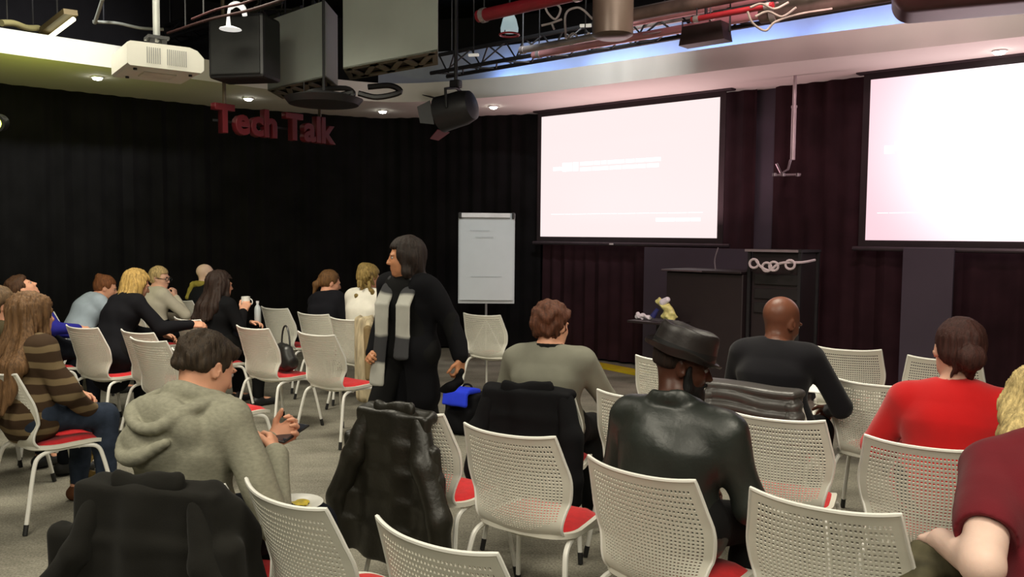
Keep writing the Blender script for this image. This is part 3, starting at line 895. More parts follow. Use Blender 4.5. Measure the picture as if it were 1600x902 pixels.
def foot_dir(J, k_):
    kn, an = J[k_][:2]; hp = J['hip' + k_[-1]]
    d = (kn - hp); d.z = 0
    return d.normalized() if d.length > 0.12 else Vector((0, 1, 0))

def person(root_loc, heading, label, J, skin='light', res=0.009, top=None, bottom=None, shoes=None, hands=None, fat=1.0,
           hair=None, bust=0.0, headsc=1.0, short=False, group=None, topfn=None, bodyfn=None, topg=0.014, hem=0.0, armfat=1.0, legs=True, collar=None, topname='sweater', brow=None):
    t = thing('person', label, 'person', root_loc, -heading, group)
    S = Sdf(0.03)
    torso_sdf(S, J, 0.0, fat, bust, armfat=armfat); leg_sdf(S, J, 0.0)
    S.cap(J['neck0'] - Vector((0, 0, 0.02)), J['head'] + J['HR'] @ Vector((0, -0.022, -0.05)), 0.056, 0.054, k=0.04)
    head_sdf(S, J['head'], J['HR'], headsc)
    for key, sx in (('armR', 1), ('armL', -1)):
        s, e, w = J[key]; h = (hands or {}).get(key)
        d = (w - e).normalized()
        if h is None: h = (d + Vector((0, 0, -0.1)), Vector((-sx * 0.6, 0, -0.8)), 30)
        hand(S, w, h[0], h[1], sx, h[2], sc=1.02)
    for k_ in ('legR', 'legL'):
        an = J[k_][1]; fd = foot_dir(J, k_)
        S.cap(an + Vector((0, 0, -0.03)) - fd * 0.02, an + fd * 0.15 + Vector((0, 0, -0.065)), 0.036, 0.026, k=0.03)
    body = nets(S, res, 'body', SK[skin], t)
    if bottom is not None:
        S = Sdf(0.04); leg_sdf(S, J, 0.012); S.cap(J['hipL'], J['hipR'], 0.122 * fat + 0.004, k=0.05)
        S.cap(J['pel'], J['pel'].lerp(J['waist'], 0.6), 0.116 * fat + 0.004, u=(1, 0, 0), s=1.32, k=0.05)
        S.fn.append(folds(0.004, 18, 18, 14, 3))
        nets(S, max(res, 0.011), 'trousers', bottom, t)
        for k_ in ('legR', 'legL'):
            an = J[k_][1]; fd = foot_dir(J, k_); Sh = Sdf(0.02)
            Sh.cap(an + Vector((0, 0, -0.055)) - fd * 0.035, an + fd * 0.16 + Vector((0, 0, -0.068)), 0.044, 0.031, u=fd.cross(Vector((0, 0, 1))), s=1.1)
            Sh.cap(an + Vector((0, 0, 0.0)), an + Vector((0, 0, -0.05)), 0.046, 0.044)
            nets(Sh, max(res, 0.011), 'shoe', shoes or M_black, t)
    if top is not None:
        S = Sdf(0.03)
        torso_sdf(S, J, topg, fat, bust * 1.0, cuff=-0.01, armfat=armfat, short=short)
        if short:
            for key in ('armR', 'armL'):
                s, e, w = J[key]; S.cap(s, s.lerp(e, 0.62), 0.062 * armfat + topg, 0.056 * armfat + topg, k=0.03)
        if hem: S.cap(J['pel'] + Vector((0, 0, 0.02)), J['pel'] + Vector((0, 0.01, 0.02 - hem)), 0.128 * fat + topg * 0.6, u=(1, 0, 0), s=1.3, k=0.04)
        if short:      # open sleeve: drop the lower arm
            for key in ('armR', 'armL'):
                s, e, w = J[key]; a = s.lerp(e, 0.66); d = (e - s).normalized()
                S.cap(a + d * 0.085, a + d * 0.30, 0.088, op='-', k=0.006)
        # neckline
        S.cap(J['neck0'] + J['B'] @ Vector((0, 0.01, 0.065)), J['neck0'] + J['B'] @ Vector((0, 0.02, 0.16)), 0.066, 0.075, op='-', k=0.008)
        if topfn: topfn(S, J)
        nets(S, res, topname, top, t)
    if hair: hair(t, J, headsc, res)
    # eyes and brows
    c = J['head']; H = J['HR']
    for s in (-1, 1):
        ec = c + H @ (Vector((s * 0.031, 0.0795, 0.003)) * headsc)
        mb = MB(); M = H @ rotX(-90)
        prof_ = [(0.0105 * math.sin(R_(a)) + 1e-5, -0.0105 * math.cos(R_(a))) for a in range(0, 181, 20)]
        mb.lathe(prof_, 12, ec, M)
        eye = mb.build('eye', M_eye, t, smooth=True)
        mi = MB(); mi.lathe([(0.0001, 0.0112), (0.003, 0.0109), (0.0062, 0.0094), (0.0062, 0.0085)], 12, ec, M @ rotX(0))
        mi.build('iris', M_iris, eye, smooth=True)
        if brow is not None:
            p = [c + H @ (Vector((s * (0.014 + 0.012 * k), 0.0945 - 0.004 * k - 0.001 * k * k, 0.021 + 0.003 * k - 0.0014 * k * k)) * headsc) for k in range(4)]
            MB().tube(p, [0.002, 0.0035, 0.003, 0.0015], 6).build('eyebrow', brow, t, smooth=True)
    return t

def short_hair(m, vol=0.014, fringe=0.035, low=-0.055, seed=1, tousle=0.003, back=0.0, res=None):
    def f(t, J, sc, r):
        c = J['head']; H = J['HR']
        def q(x, y, z): return c + H @ (Vector((x, y, z)) * sc)
        S = Sdf(0.02)
        S.ell(q(0, -0.020, 0.034), ((0.074 + vol) * sc, (0.094 + vol) * sc, (0.084 + vol * 1.15) * sc), M=H)
        S.ell(q(0, -0.045, -0.015), ((0.066 + vol * 0.6) * sc, (0.062 + vol * 0.7) * sc, (0.06 + vol) * sc), M=H, k=0.02)
        if fringe: S.ell(q(0.012, 0.062, 0.078), (0.055 * sc, 0.030 * sc, 0.026 * sc), M=H, k=0.03)
        # cut away the face, the neck and around the ears
        S.box(q(0, 0.13, -0.045), (0.12, 0.078, 0.088), M=H, r=0.006, op='-', k=0.015)
        S.box(q(0, 0.0, low - 0.10), (0.14, 0.14, 0.09), M=H, r=0.006, op='-', k=0.02)
        for s in (-1, 1): S.ell(q(s * 0.088, 0.004, -0.022), (0.026, 0.030, 0.042), M=H, op='-', k=0.01)
        cc = q(0, -0.02, 0.1)
        S.fn.append(strands(tousle * 0.6, cc, 44, seed)); S.fn.append(folds(tousle, 55, 60, 50, seed))
        nets(S, res or r, 'hair', m, t)
    return f
def long_hair(m, length=0.30, width=0.085, seed=1, down=(0, -1, 0), vol=0.018, wave=0.004, over=None, fringe=True, back=0.05):
    def f(t, J, sc, r):
        c = J['head']; H = J['HR']; B = J['B']
        def q(x, y, z): return c + H @ (Vector((x, y, z)) * sc)
        S = Sdf(0.03)
        S.ell(q(0, -0.020, 0.034), ((0.076 + vol) * sc, (0.096 + vol) * sc, (0.086 + vol) * sc), M=H)
        S.ell(q(0, -0.045, -0.030), ((0.080 + vol * .5) * sc, (0.066 + vol * .7) * sc, 0.09 * sc), M=H, k=0.03)
        base = c + Vector((0, -0.06, -0.06)) + (B @ Vector((0, -back, 0)))
        for i in range(-2, 3):
            a = q(i * 0.036, -0.075 + abs(i) * 0.022, 0.0)
            b = c + B @ Vector((i * width * 0.52, -0.085 - back * 0.6 + abs(i) * 0.018, -0.12 - length * 0.35))
            d = c + B @ Vector((i * width * 0.50, -0.085 - back + abs(i) * 0.012, -0.12 - length + abs(i) * 0.03))
            S.cap(a, b, 0.036, 0.040, k=0.035); S.cap(b, d, 0.040, 0.020, k=0.035)
        for s in (-1, 1):
            a = q(s * 0.070, 0.025, 0.02); b = q(s * 0.078, 0.01, -0.09); S.cap(a, b, 0.022, 0.026, k=0.03)
            S.cap(b, c + B @ Vector((s * width * 1.05, -0.03, -0.13 - length * 0.5)), 0.026, 0.018, k=0.03)
        S.box(q(0, 0.125, -0.045), (0.062, 0.068, 0.092), M=H, r=0.01, op='-', k=0.02)
        S.fn.append(strands(wave, q(0, -0.02, 0.1), 40, seed)); S.fn.append(folds(wave * 0.8, 30, 30, 10, seed))
        nets(S, r, 'hair', m, t)
    return f
def tied_hair(m, style='ponytail', seed=1, vol=0.010):
    def f(t, J, sc, r):
        c = J['head']; H = J['HR']
        def q(x, y, z): return c + H @ (Vector((x, y, z)) * sc)
        S = Sdf(0.02)
        S.ell(q(0, -0.020, 0.034), ((0.076 + vol) * sc, (0.096 + vol) * sc, (0.086 + vol) * sc), M=H)
        S.ell(q(0, -0.05, -0.01), ((0.066 + vol) * sc, (0.058 + vol) * sc, 0.062 * sc), M=H, k=0.02)
        S.box(q(0, 0.13, -0.045), (0.12, 0.076, 0.090), M=H, r=0.006, op='-', k=0.015)
        S.box(q(0, 0.02, -0.155), (0.14, 0.14, 0.09), M=H, r=0.006, op='-', k=0.02)
        for s in (-1, 1): S.ell(q(s * 0.088, 0.006, -0.024), (0.024, 0.028, 0.040), M=H, op='-', k=0.01)
        if style == 'ponytail':
            S.cap(q(0, -0.115, -0.015), q(0, -0.135, -0.05), 0.026, 0.030, k=0.02); S.cap(q(0, -0.135, -0.05), q(0.0, -0.125, -0.15), 0.030, 0.014, k=0.02)
        elif style == 'bun':
            S.ell(q(0.012, -0.128, -0.022), (0.048 * sc, 0.040 * sc, 0.050 * sc), M=H, k=0.006)
            S.cap(q(0.015, -0.10, -0.05), q(0.03, -0.085, -0.105), 0.030, 0.008, k=0.02)
            S.cap(q(-0.02, -0.09, -0.06), q(-0.035, -0.075, -0.10), 0.014, 0.005, k=0.02)
        elif style == 'topbun':
            S.ell(q(0.0, -0.085, 0.085), (0.045, 0.042, 0.042), M=H, k=0.015)
        S.fn.append(strands(0.0022, q(0, -0.03, 0.08), 50, seed)); S.fn.append(folds(0.0018, 60, 60, 40, seed))
        nets(S, r, 'hair', m, t)
    return f
def toworld(base, h, v):
    return Vector((base.x + math.cos(h) * v[0] + math.sin(h) * v[1], base.y - math.sin(h) * v[0] + math.cos(h) * v[1], v[2]))
def at_chair(key, dx=0, dy=0):
    b, h, t = CH[key]; p = toworld(b, h, (dx, dy, 0)); return Vector((p.x, p.y, 0)), h

def move_chair(key, b, h):
    t = CH[key][2]; t.location = (b.x, b.y, 0); t.rotation_euler = (0, 0, -h); CH[key] = (Vector((b.x, b.y, 0)), h, t)
def fit(head_px, Y, heading, **kw):
    """stretches the upper body a little and finds the seat position that puts the head at this point of the room"""
    target = at(head_px[0], head_px[1], Y); up = 1.0
    for _ in range(12):
        J = joints(up=up, **kw); up += (target.z - J['head'].z) / 0.62; up = min(1.16, max(0.78, up))
    J = joints(up=up, **kw)
    h = R_(heading); hd = toworld(Vector((0, 0, 0)), h, J['head'])
    base = Vector((target.x - hd.x, target.y - hd.y, 0))
    print('fit', [round(v, 2) for v in base], 'up', round(up, 3), 'dz', round(target.z - J['head'].z, 3))
    return J, base, h
J_dark = cloth('dark_navy_jeans', '#16181f', var=0.25, scale=20)
J_blue = cloth('blue_jeans', '#2c3442', var=0.25, scale=20)
J_black = cloth('black_trousers', '#141414')
M_shoe = mat('dark_shoe_leather', (0.02, 0.018, 0.016), rough=0.4)

# ---- man in the grey hoodie, looking down at his phone
knit = cloth('grey_marl_knit', '#8f8d7c', var=0.14, scale=60, bscale=260, bump=0.5, stretch=(1, 1, 2.2))
Jh, b, h = fit((322, 575), 2.84, 26, lean=9, twist=-4, side=-3, neck=12, headrot=(14, 26, -4), R=((0.33, 0.06, 0.70), (0.17, 0.24, 0.90)), L=((-0.25, 0.14, 0.74), (0.07, 0.33, 0.92)), sh=0.19,
            legs=(((0.20, 0.42, 0.555), (0.22, 0.46, 0.10)), ((-0.10, 0.44, 0.55), (-0.10, 0.42, 0.10))))
def hood(S, J):
    B = J['B']; n = J['neck0']
    def p(x, y, z): return n + B @ Vector((x, y, z))
    # neck band standing around the nape, hood sack lying on the upper back
    for k in range(10):
        a0 = R_(-200 + k * 22); a1 = R_(-200 + (k + 1) * 22)
        S.cap(p(0.082 * math.cos(a0), 0.02 + 0.085 * math.sin(a0), 0.040 - 0.02 * math.sin(a0)), p(0.082 * math.cos(a1), 0.02 + 0.085 * math.sin(a1), 0.040 - 0.02 * math.sin(a1)), 0.024, k=0.02)
    S.ell(p(-0.01, -0.105, -0.055), (0.165, 0.062, 0.100), M=B @ rotX(16), k=0.03)
    S.ell(p(-0.04, -0.135, -0.125), (0.125, 0.055, 0.075), M=B @ rotX(12), k=0.03)
    rim = spline([p(0.135, 0.03, 0.035), p(0.125, -0.09, 0.015), p(0.055, -0.175, -0.055), p(-0.045, -0.185, -0.045), p(-0.125, -0.120, 0.005), p(-0.140, -0.01, 0.045)], 4)
    for q0, q1 in zip(rim[:-1], rim[1:]): S.cap(q0, q1, 0.020, k=0.010)
    low = spline([p(0.09, -0.165, -0.10), p(0.0, -0.200, -0.150), p(-0.10, -0.185, -0.150), p(-0.165, -0.12, -0.09)], 4)
    for q0, q1 in zip(low[:-1], low[1:]): S.cap(q0, q1, 0.017, k=0.014)
    S.fn.append(folds(0.0045, 16, 16, 12, 4))
H_br = hairm('dark_brown', '#33281d')
hoodie = person(b, h, 'man in a grey knitted hoodie bending his head over a phone', Jh, 'light', res=0.0062, top=knit, bottom=J_dark, shoes=M_shoe,
       hair=short_hair(H_br, 0.010, 0.04, -0.030, 2, 0.0035), topfn=hood, topname='hoodie', brow=H_br,
       hands={'armR': ((-0.55, 0.55, 0.35), (-0.75, -0.1, -0.2), 42), 'armL': ((0.6, 0.35, 0.40), (0.5, -0.35, 0.5), 42)})
HOODP = (b, h)

# ---- man in the grey shirt
shirt = cloth('grey_shirt_cotton', '#77766a', var=0.08, bscale=400)
Jg, b, h = fit((862, 510), 4.4, 20, lean=4, neck=8, headrot=(22, 8, -3), R=((0.28, 0.14, 0.80), (0.10, 0.22, 0.99)), L=((-0.29, 0.10, 0.76), (-0.14, 0.32, 0.70)), sh=0.19)
H_au = hairm('auburn', '#54301f')
def shirtcollar(S, J):
    S.fn.append(folds(0.004, 15, 15, 13, 7))
pg = person(b, h, 'man with auburn hair in a grey long-sleeved shirt, hand at his chin', Jg, 'light', res=0.0078, top=shirt, bottom=J_black, shoes=M_shoe,
       hair=short_hair(H_au, 0.020, 0.03, -0.06, 5, 0.005), topfn=shirtcollar, topname='shirt', brow=H_au,
       hands={'armR': ((-0.35, -0.1, 0.9), (-0.6, -0.6, 0.0), 55)})
move_chair('c25', b, h)
S = Sdf(0.02)
for k in range(9):
    a0 = R_(-205 + k * 25); a1 = R_(-205 + (k + 1) * 25); n = Jg['neck0']; BB = Jg['B']
    S.cap(n + BB @ Vector((0.066 * math.cos(a0), 0.01 + 0.068 * math.sin(a0), 0.035)), n + BB @ Vector((0.066 * math.cos(a1), 0.01 + 0.068 * math.sin(a1), 0.035)), 0.017, k=0.01)
nets(S, 0.0078, 'collar', cloth('black_collar', '#121212'), pg)

# ---- man in the hat and leather jacket
leather = mat('black_leather', hexc('#232723'), rough=0.42, var=0.3, scale=5, bump=0.35, bscale=45, spec=0.6, bdist=0.004)
Jk, b, h = fit((1066, 578), 3.02, 40, lean=9, neck=14, nl=0.035, shrug=-0.02, headrot=(58, 12, 2), R=((0.27, 0.08, 0.74), (0.16, 0.36, 0.64)), L=((-0.28, 0.10, 0.76), (-0.10, 0.36, 0.66)), sh=0.20, headoff=(-0.02, 0.0, 0.0))
def jacket(S, J):
    B = J['B']; n = J['neck0']
    for k in range(16):
        a0 = R_(-208 + k * 14.6); a1 = R_(-208 + (k + 1) * 14.6)
        r = 0.082
        S.cap(n + B @ Vector((r * math.cos(a0), 0.0 + r * math.sin(a0), 0.025 - 0.025 * math.sin(a0))), n + B @ Vector((r * math.cos(a1), 0.0 + r * math.sin(a1), 0.025 - 0.025 * math.sin(a1))), 0.015, u=B @ Vector((0, 0, 1)), s=2.0, k=0.016)
    # sleeve seams and back seam
    S.cap(n + B @ Vector((0, -0.16, -0.10)), n + B @ Vector((0, -0.165, -0.40)), 0.003, op='-', k=0.012)
    for s in (-1, 1):
        p = J['shR'] if s > 0 else J['shL']
    S.fn.append(folds(0.0055, 13, 13, 11, 2))
hatman = person(b, h, 'bearded man in a dark leather hat and black leather jacket', Jk, 'dark', res=0.007, top=leather, bottom=J_black, shoes=M_shoe,
       fat=1.0, topfn=jacket, topname='leather_jacket', topg=0.018, brow=hairm('black', '#0b0908'))
H_bk = hairm('black', '#0b0908')
def hat(t, J):
    c = J['head']; H = J['HR'] @ rotX(-6)
    def q(x, y, z): return c + H @ Vector((x, y, z))
    n = 40; mb = MB()
    prof_ = [(0.0, 0.126), (0.35, 0.127), (0.62, 0.132), (0.82, 0.139), (0.92, 0.138), (0.975, 0.130), (1.0, 0.112), (1.04, 0.080), (1.08, 0.050), (1.10, 0.044), (1.20, 0.041), (1.30, 0.043), (1.32, 0.048), (1.32, 0.044), (1.27, 0.038), (1.2, 0.036), (1.0, 0.040), (0.99, 0.08)]
    for (r, z) in prof_:
        for k in range(n):
            a = 2 * PI * k / n; x = 0.092 * r * math.cos(a); y = -0.012 + 0.112 * r * math.sin(a)
            zz = z
            if r < 0.9: zz -= 0.018 * math.exp(-(x / 0.03) ** 2) * (1 - r) * 1.2
            if r > 1.2: zz += 0.020 * abs(math.cos(a)) - 0.012 * max(0, math.sin(a))
            zz += 0.0025 * math.sin(5 * a + 20 * z) * (1 if r > 0.6 else 0)
            mb.v.append(tuple(q(x, y, zz)))
    m = len(prof_)
    for i in range(m - 1):
        for k in range(n):
            mb.f.append((i * n + k, i * n + (k + 1) % n, (i + 1) * n + (k + 1) % n, (i + 1) * n + k)); mb.mi.append(0)
    o = mb.build('hat', mat('dark_hat_leather', hexc('#221c1b'), rough=0.42, var=0.35, scale=8, bump=0.3, bscale=60), t, smooth=True)
    mb = MB()
    for z, r in ((0.052, 1.075), (0.074, 1.06)):
        for k in range(n):
            a = 2 * PI * k / n; mb.v.append(tuple(q(0.092 * r * math.cos(a), -0.012 + 0.112 * r * math.sin(a), z)))
    for k in range(n): mb.f.append((k, (k + 1) % n, n + (k + 1) % n, n + k)); mb.mi.append(0)
    mb.build('hat_band', mat('hat_band_ribbon', hexc('#0d0b0b'), rough=0.6), o, smooth=True)
hat(hatman, Jk)
def beard(t, J, m):
    c = J['head']; H = J['HR']
    def q(x, y, z): return c + H @ Vector((x, y, z))
    S = Sdf(0.02)
    S.ell(q(0, 0.042, -0.082), (0.062, 0.060, 0.050), M=H); S.ell(q(0, 0.064, -0.122), (0.042, 0.042, 0.040), M=H, k=0.03)
    for s in (-1, 1): S.cap(q(s * 0.069, 0.022, 0.004), q(s * 0.060, 0.030, -0.075), 0.010, 0.024, k=0.02); S.cap(q(s * 0.006, 0.100, -0.050), q(s * 0.028, 0.086, -0.066), 0.006, 0.007, k=0.01)
    S.ell(q(0, 0.096, -0.066), (0.020, 0.020, 0.008), M=H, op='-', k=0.008)
    S.box(q(0, 0.115, 0.0), (0.10, 0.04, 0.040), M=H, r=0.004, op='-', k=0.012)
    S.fn.append(folds(0.002, 80, 80, 60, 3))
    nets(S, 0.007, 'beard', m, t)
beard(hatman, Jk, H_bk)
# close-cropped hair under the hat
short_hair(hairm('cropped_black', '#21150f'), 0.0015, 0, -0.015, 3, 0.0004)(hatman, Jk, 1.0, 0.008)
# white shirt collar point
S = Sdf(0.01); n = Jk['neck0']; BB = Jk['B']
for s in (-1, 1): S.cap(n + BB @ Vector((s * 0.045, 0.06, 0.02)), n + BB @ Vector((s * 0.025, 0.085, -0.03)), 0.016, 0.010)
nets(S, 0.007, 'shirt_collar', cloth('white_shirt', '#d9d6cc'), hatman)

# ---- bald man in black
Jb, b, h = fit((1221, 503), 4.5, 36, nl=0.012, lean=7, neck=16, headrot=(26, 20, 4), R=((0.32, 0.14, 0.76), (0.20, 0.38, 0.68)), L=((-0.28, 0.12, 0.76), (-0.10, 0.36, 0.68)), sh=0.19)
blackknit = cloth('black_knit', '#17161a', sheen=0.1)
pb = person(b, h, 'bald man in a black sweater, head bowed, before the front row', Jb, 'brown', res=0.0078, top=blackknit, bottom=J_black, shoes=M_shoe,
       fat=1.02, headsc=1.14, topfn=lambda S, J: S.fn.append(folds(0.004, 14, 14, 12, 9)), topname='sweater', brow=H_bk)

BALD = (b, h)
move_chair('c26', b, h)
# ---- woman in the red sweater
Jr, b, h = fit((1497, 548), 3.42, 31, nl=0.03, lean=7, neck=8, headrot=(-18, 6, 6), R=((0.30, 0.10, 0.76), (0.16, 0.34, 0.68)), L=((-0.30, 0.10, 0.76), (-0.14, 0.34, 0.68)), sh=0.185, shrug=-0.03)
redk = cloth('red_knit', '#c41a1c', var=0.06, sheen=0.3)
H_db = hairm('reddish_brown', '#3d211c')
pr = person(b, h, 'woman in a bright red sweater with brown hair pinned in a bun', Jr, 'pink', res=0.0075, top=redk, bottom=J_dark, shoes=M_shoe, fat=1.04, headsc=1.1,
       hair=tied_hair(H_db, 'bun', 3), topfn=lambda S, J: S.fn.append(folds(0.003, 12, 12, 12, 5)), topname='sweater', brow=H_db, armfat=1.15)

# ---- blonde in the maroon T-shirt, right edge
Jm, b, h = fit((1622, 618), 2.55, 14, nl=0.03, lean=46, shrug=-0.05, twist=-6, neck=10, headrot=(10, 20, 0), L=((-0.24, -0.02, 0.76), (-0.27, 0.25, 0.73)), R=((0.28, 0.12, 0.76), (0.12, 0.34, 0.68)), sh=0.15)
extra_chair('c35', b, h, 'white chair under the blonde in the maroon T-shirt, almost wholly hidden')
H_bl = hairm('blonde', '#c9b27a')
maroon = cloth('maroon_cotton', '#6b2028', sheen=0.1)
pm = person(b, h, 'blonde person in a maroon T-shirt at the right edge, bare elbow out', Jm, 'pale', res=0.007, top=maroon, bottom=J_dark, shoes=M_shoe, armfat=1.25,
       hair=long_hair(H_bl, 0.06, 0.08, 2, vol=0.016, wave=0.0035, back=0.0), short=True, topname='t_shirt', brow=H_bl,
       topfn=lambda S, J: S.fn.append(folds(0.003, 16, 16, 12, 3)), hands={'armL': ((-0.1, 1, -0.2), (0.3, 0, -1), 30)})
CH_M = (b, h)

# ---- woman with long hair in a striped sweater, left
stripe = cloth('striped_brown_knit', '#3f3023', var=0.05)
def stripes(m, c2, freq, axis=2):
    nt = m.node_tree; N = nt.nodes; L = nt.links; cr = N[m['ramp']]; b_ = N['Principled BSDF']
    tc = N.new('ShaderNodeTexCoord'); sx = N.new('ShaderNodeSeparateXYZ'); L.new(tc.outputs['Object'], sx.inputs[0])
    nz = N.new('ShaderNodeTexNoise'); nz.inputs['Scale'].default_value = 5; L.new(tc.outputs['Object'], nz.inputs['Vector'])
    a = N.new('ShaderNodeMath'); a.operation = 'MULTIPLY_ADD'; L.new(nz.outputs[0], a.inputs[0]); a.inputs[1].default_value = 0.05; L.new(sx.outputs[axis], a.inputs[2])
    s = N.new('ShaderNodeMath'); s.operation = 'MULTIPLY'; s.inputs[1].default_value = freq; L.new(a.outputs[0], s.inputs[0])
    w = N.new('ShaderNodeMath'); w.operation = 'SINE'; L.new(s.outputs[0], w.inputs[0])
    g = N.new('ShaderNodeMapRange'); g.inputs[1].default_value = 0.15; g.inputs[2].default_value = 0.45; L.new(w.outputs[0], g.inputs[0])
    mx = N.new('ShaderNodeMix'); mx.data_type = 'RGBA'; L.new(g.outputs[0], mx.inputs[0]); L.new(cr.outputs[0], mx.inputs[6]); mx.inputs[7].default_value = tuple(hexc(c2)) + (1,)
    L.new(mx.outputs[2], b_.inputs['Base Color'])
stripes(stripe, '#75644a', 70)
H_lb = hairm('light_brown', '#6d5034')
Jw, b, h = fit((52, 506), 4.66, 38, lean=6, side=-3, neck=2, headrot=(-6, -2, 0), R=((0.26, 0.10, 0.78), (0.15, 0.28, 0.60)), L=((-0.26, 0.10, 0.78), (-0.12, 0.32, 0.68)), sh=0.175)
pw = person(b, h, 'woman with very long light-brown hair in a striped brown sweater, from behind', Jw, 'light', res=0.0085, top=stripe, bottom=J_blue, shoes=cloth('brown_suede', '#5b3a26'),
       hair=long_hair(H_lb, 0.46, 0.165, 4, vol=0.026, wave=0.006, back=0.13), topname='sweater', topg=0.022, hem=0.06, topfn=lambda S, J: S.fn.append(folds(0.007, 13, 13, 15, 6)), brow=H_lb)

# ---- figures of the far left rows
FR = 0.012
def sit(px, Y, ztop_px, head, label, **k):
    """root under the seat so that the head lands near pixel px"""
    p = at(px, ztop_px, Y); return Vector((p.x, p.y, 0))
H_bn = hairm('brown', '#4a3220')
navyblue = cloth('royal_blue_knit', '#2a2a86')
J1, b, h = fit((34, 452), 7.05, 36, lean=-12, neck=-16, headrot=(20, -38, 0), R=((0.27, -0.02, 0.86), (0.30, 0.16, 0.84)), L=None, sh=0.18)
extra_chair('c36', b, h, 'white chair under the man in blue who leans back')
person(b, h, 'man leaning back, face tipped up, blue sleeve stretched out, far left', J1, 'light', res=0.010, top=navyblue, bottom=J_dark,
       hair=short_hair(H_bn, 0.014, 0.03, -0.05, 7, 0.003), topname='sweater', brow=H_bn)
J3, b, h = fit((166, 462), 8.35, 45, lean=30, neck=10, headrot=(25, 15, 0), sh=0.165, R=((0.25, 0.32, 0.76), (0.15, 0.48, 0.70)), L=((-0.25, 0.32, 0.76), (-0.1, 0.48, 0.70)))
extra_chair('c31', b, h, 'white chair under the bending person in pale blue, hidden behind others')
person(b, h, 'person in a pale blue shirt with tied auburn hair, bending forward', J3, 'light', res=FR, top=cloth('pale_blue_cotton', '#b4c3cf'), bottom=J_dark,
       hair=tied_hair(hairm('copper', '#7a4b2c'), 'topbun', 2), topname='shirt', brow=H_bn)
J4, b, h = fit((214, 445), 7.15, 36, lean=24, side=-5, twist=0, neck=10, headrot=(15, 20, 0), sh=0.175, R=((0.26, 0.30, 0.82), (0.36, 0.52, 0.84)), L=((-0.2, 0.32, 0.76), (-0.05, 0.50, 0.72)))
person(b, h, 'woman with shoulder-length blonde hair in a black cardigan, leaning forward', J4, 'light', res=0.010, top=cloth('black_cardigan_wool', '#16161a'), bottom=J_black,
       hair=long_hair(hairm('honey_blonde', '#a98a4e'), 0.12, 0.085, 5, vol=0.020, wave=0.004, back=0.0), topname='cardigan', hem=0.22, brow=H_bn, topfn=lambda S, J: S.fn.append(folds(0.005, 14, 14, 10, 5)))
J5, b, h = fit((250, 440), 8.8, 42, lean=8, neck=6, headrot=(58, 6, 0), sh=0.165, R=((0.24, 0.24, 0.80), (0.10, 0.20, 1.03)), L=((-0.24, 0.14, 0.76), (-0.05, 0.36, 0.72)))
extra_chair('c32', b, h, 'white chair under the laughing person in cream')
p5 = person(b, h, 'laughing person in a cream top and glasses, hand against the chin', J5, 'pink', res=FR, top=cloth('cream_knit', '#c9c2b0'), bottom=J_dark,
       hair=short_hair(hairm('fair', '#c2a779'), 0.012, 0.0, -0.06, 6, 0.002), topname='sweater', brow=H_bn, hands={'armR': ((-0.2, 0.0, 0.95), (-0.7, -0.5, 0.0), 55)})
c = J5['head']; H = J5['HR']; mb = MB()
for s in (-1, 1):
    mb.tube([c + H @ Vector((s * 0.034 + 0.024 * math.cos(2 * PI * k / 14), 0.105, 0.0 + 0.019 * math.sin(2 * PI * k / 14))) for k in range(15)], 0.003, 6)
    mb.tube([c + H @ Vector((s * 0.058, 0.104, 0.004)), c + H @ Vector((s * 0.084, 0.0, 0.006))], 0.003, 6)
mb.build('glasses', M_blackp, p5)
J6, b, h = fit((322, 432), 9.6, 38, lean=4, neck=4, headrot=(20, 4, 0), sh=0.18)
extra_chair('c33', b, h, 'white chair under the bald pale-headed man')
p6 = person(b, h, 'bald pale-headed man with a mustard scarf, beyond the dark-haired woman', J6, 'pale', res=FR, top=cloth('dark_grey_wool', '#1c1e22'), bottom=J_dark, topname='sweater', brow=H_bn)
S = Sdf(0.02); n = J6['neck0']
for k in range(12):
    a0 = 2 * PI * k / 12; a1 = 2 * PI * (k + 1) / 12
    S.cap(n + Vector((0.085 * math.cos(a0), 0.085 * math.sin(a0), 0.03)), n + Vector((0.085 * math.cos(a1), 0.085 * math.sin(a1), 0.03)), 0.032)
S.cap(n + Vector((-0.06, -0.10, 0.02)), n + Vector((-0.10, -0.14, -0.12)), 0.035, 0.03, k=0.02)
S.fn.append(folds(0.004, 40, 40, 40, 2))
nets(S, FR, 'scarf', cloth('mustard_scarf', '#a29447'), p6)
J7, b, h = fit((345, 462), 7.6, 38, lean=8, neck=2, headrot=(8, 2, 0), sh=0.18, R=((0.25, 0.10, 0.84), (0.10, 0.24, 0.98)), L=((-0.20, 0.18, 0.80), (0.06, 0.34, 0.84)))
p7 = person(b, h, 'woman in black with long dark brown hair, raising a white mug', J7, 'light', res=0.010, top=cloth('black_wool_top', '#121214'), bottom=J_black,
       hair=long_hair(hairm('very_dark_brown', '#2a1c15'), 0.26, 0.115, 8, vol=0.026, wave=0.005, back=0.10), topname='sweater', brow=H_bn,
       hands={'armR': ((0.2, 0.3, 0.9), (-0.6, 0.6, 0.0), 60)})
P7 = (b, h, J7)
move_chair('c16', b, h)
J8, b, h = fit((516, 442), 8.2, 34, lean=10, side=-6, neck=10, headrot=(30, 14, 0), sh=0.165)
def hood2(S, J):
    B = J['B']; n = J['neck0']; S.ell(n + B @ Vector((0, -0.09, -0.03)), (0.11, 0.055, 0.075), M=B, k=0.03); S.fn.append(folds(0.004, 16, 16, 14, 3))
person(b, h, 'person in a black hooded top with a light-brown ponytail', J8, 'light', res=0.011, top=cloth('black_fleece', '#1b1b20'), bottom=J_dark, hair=tied_hair(hairm('golden_brown', '#6b4c2c'), 'ponytail', 3), topfn=hood2, topname='hooded_top', brow=H_bn)
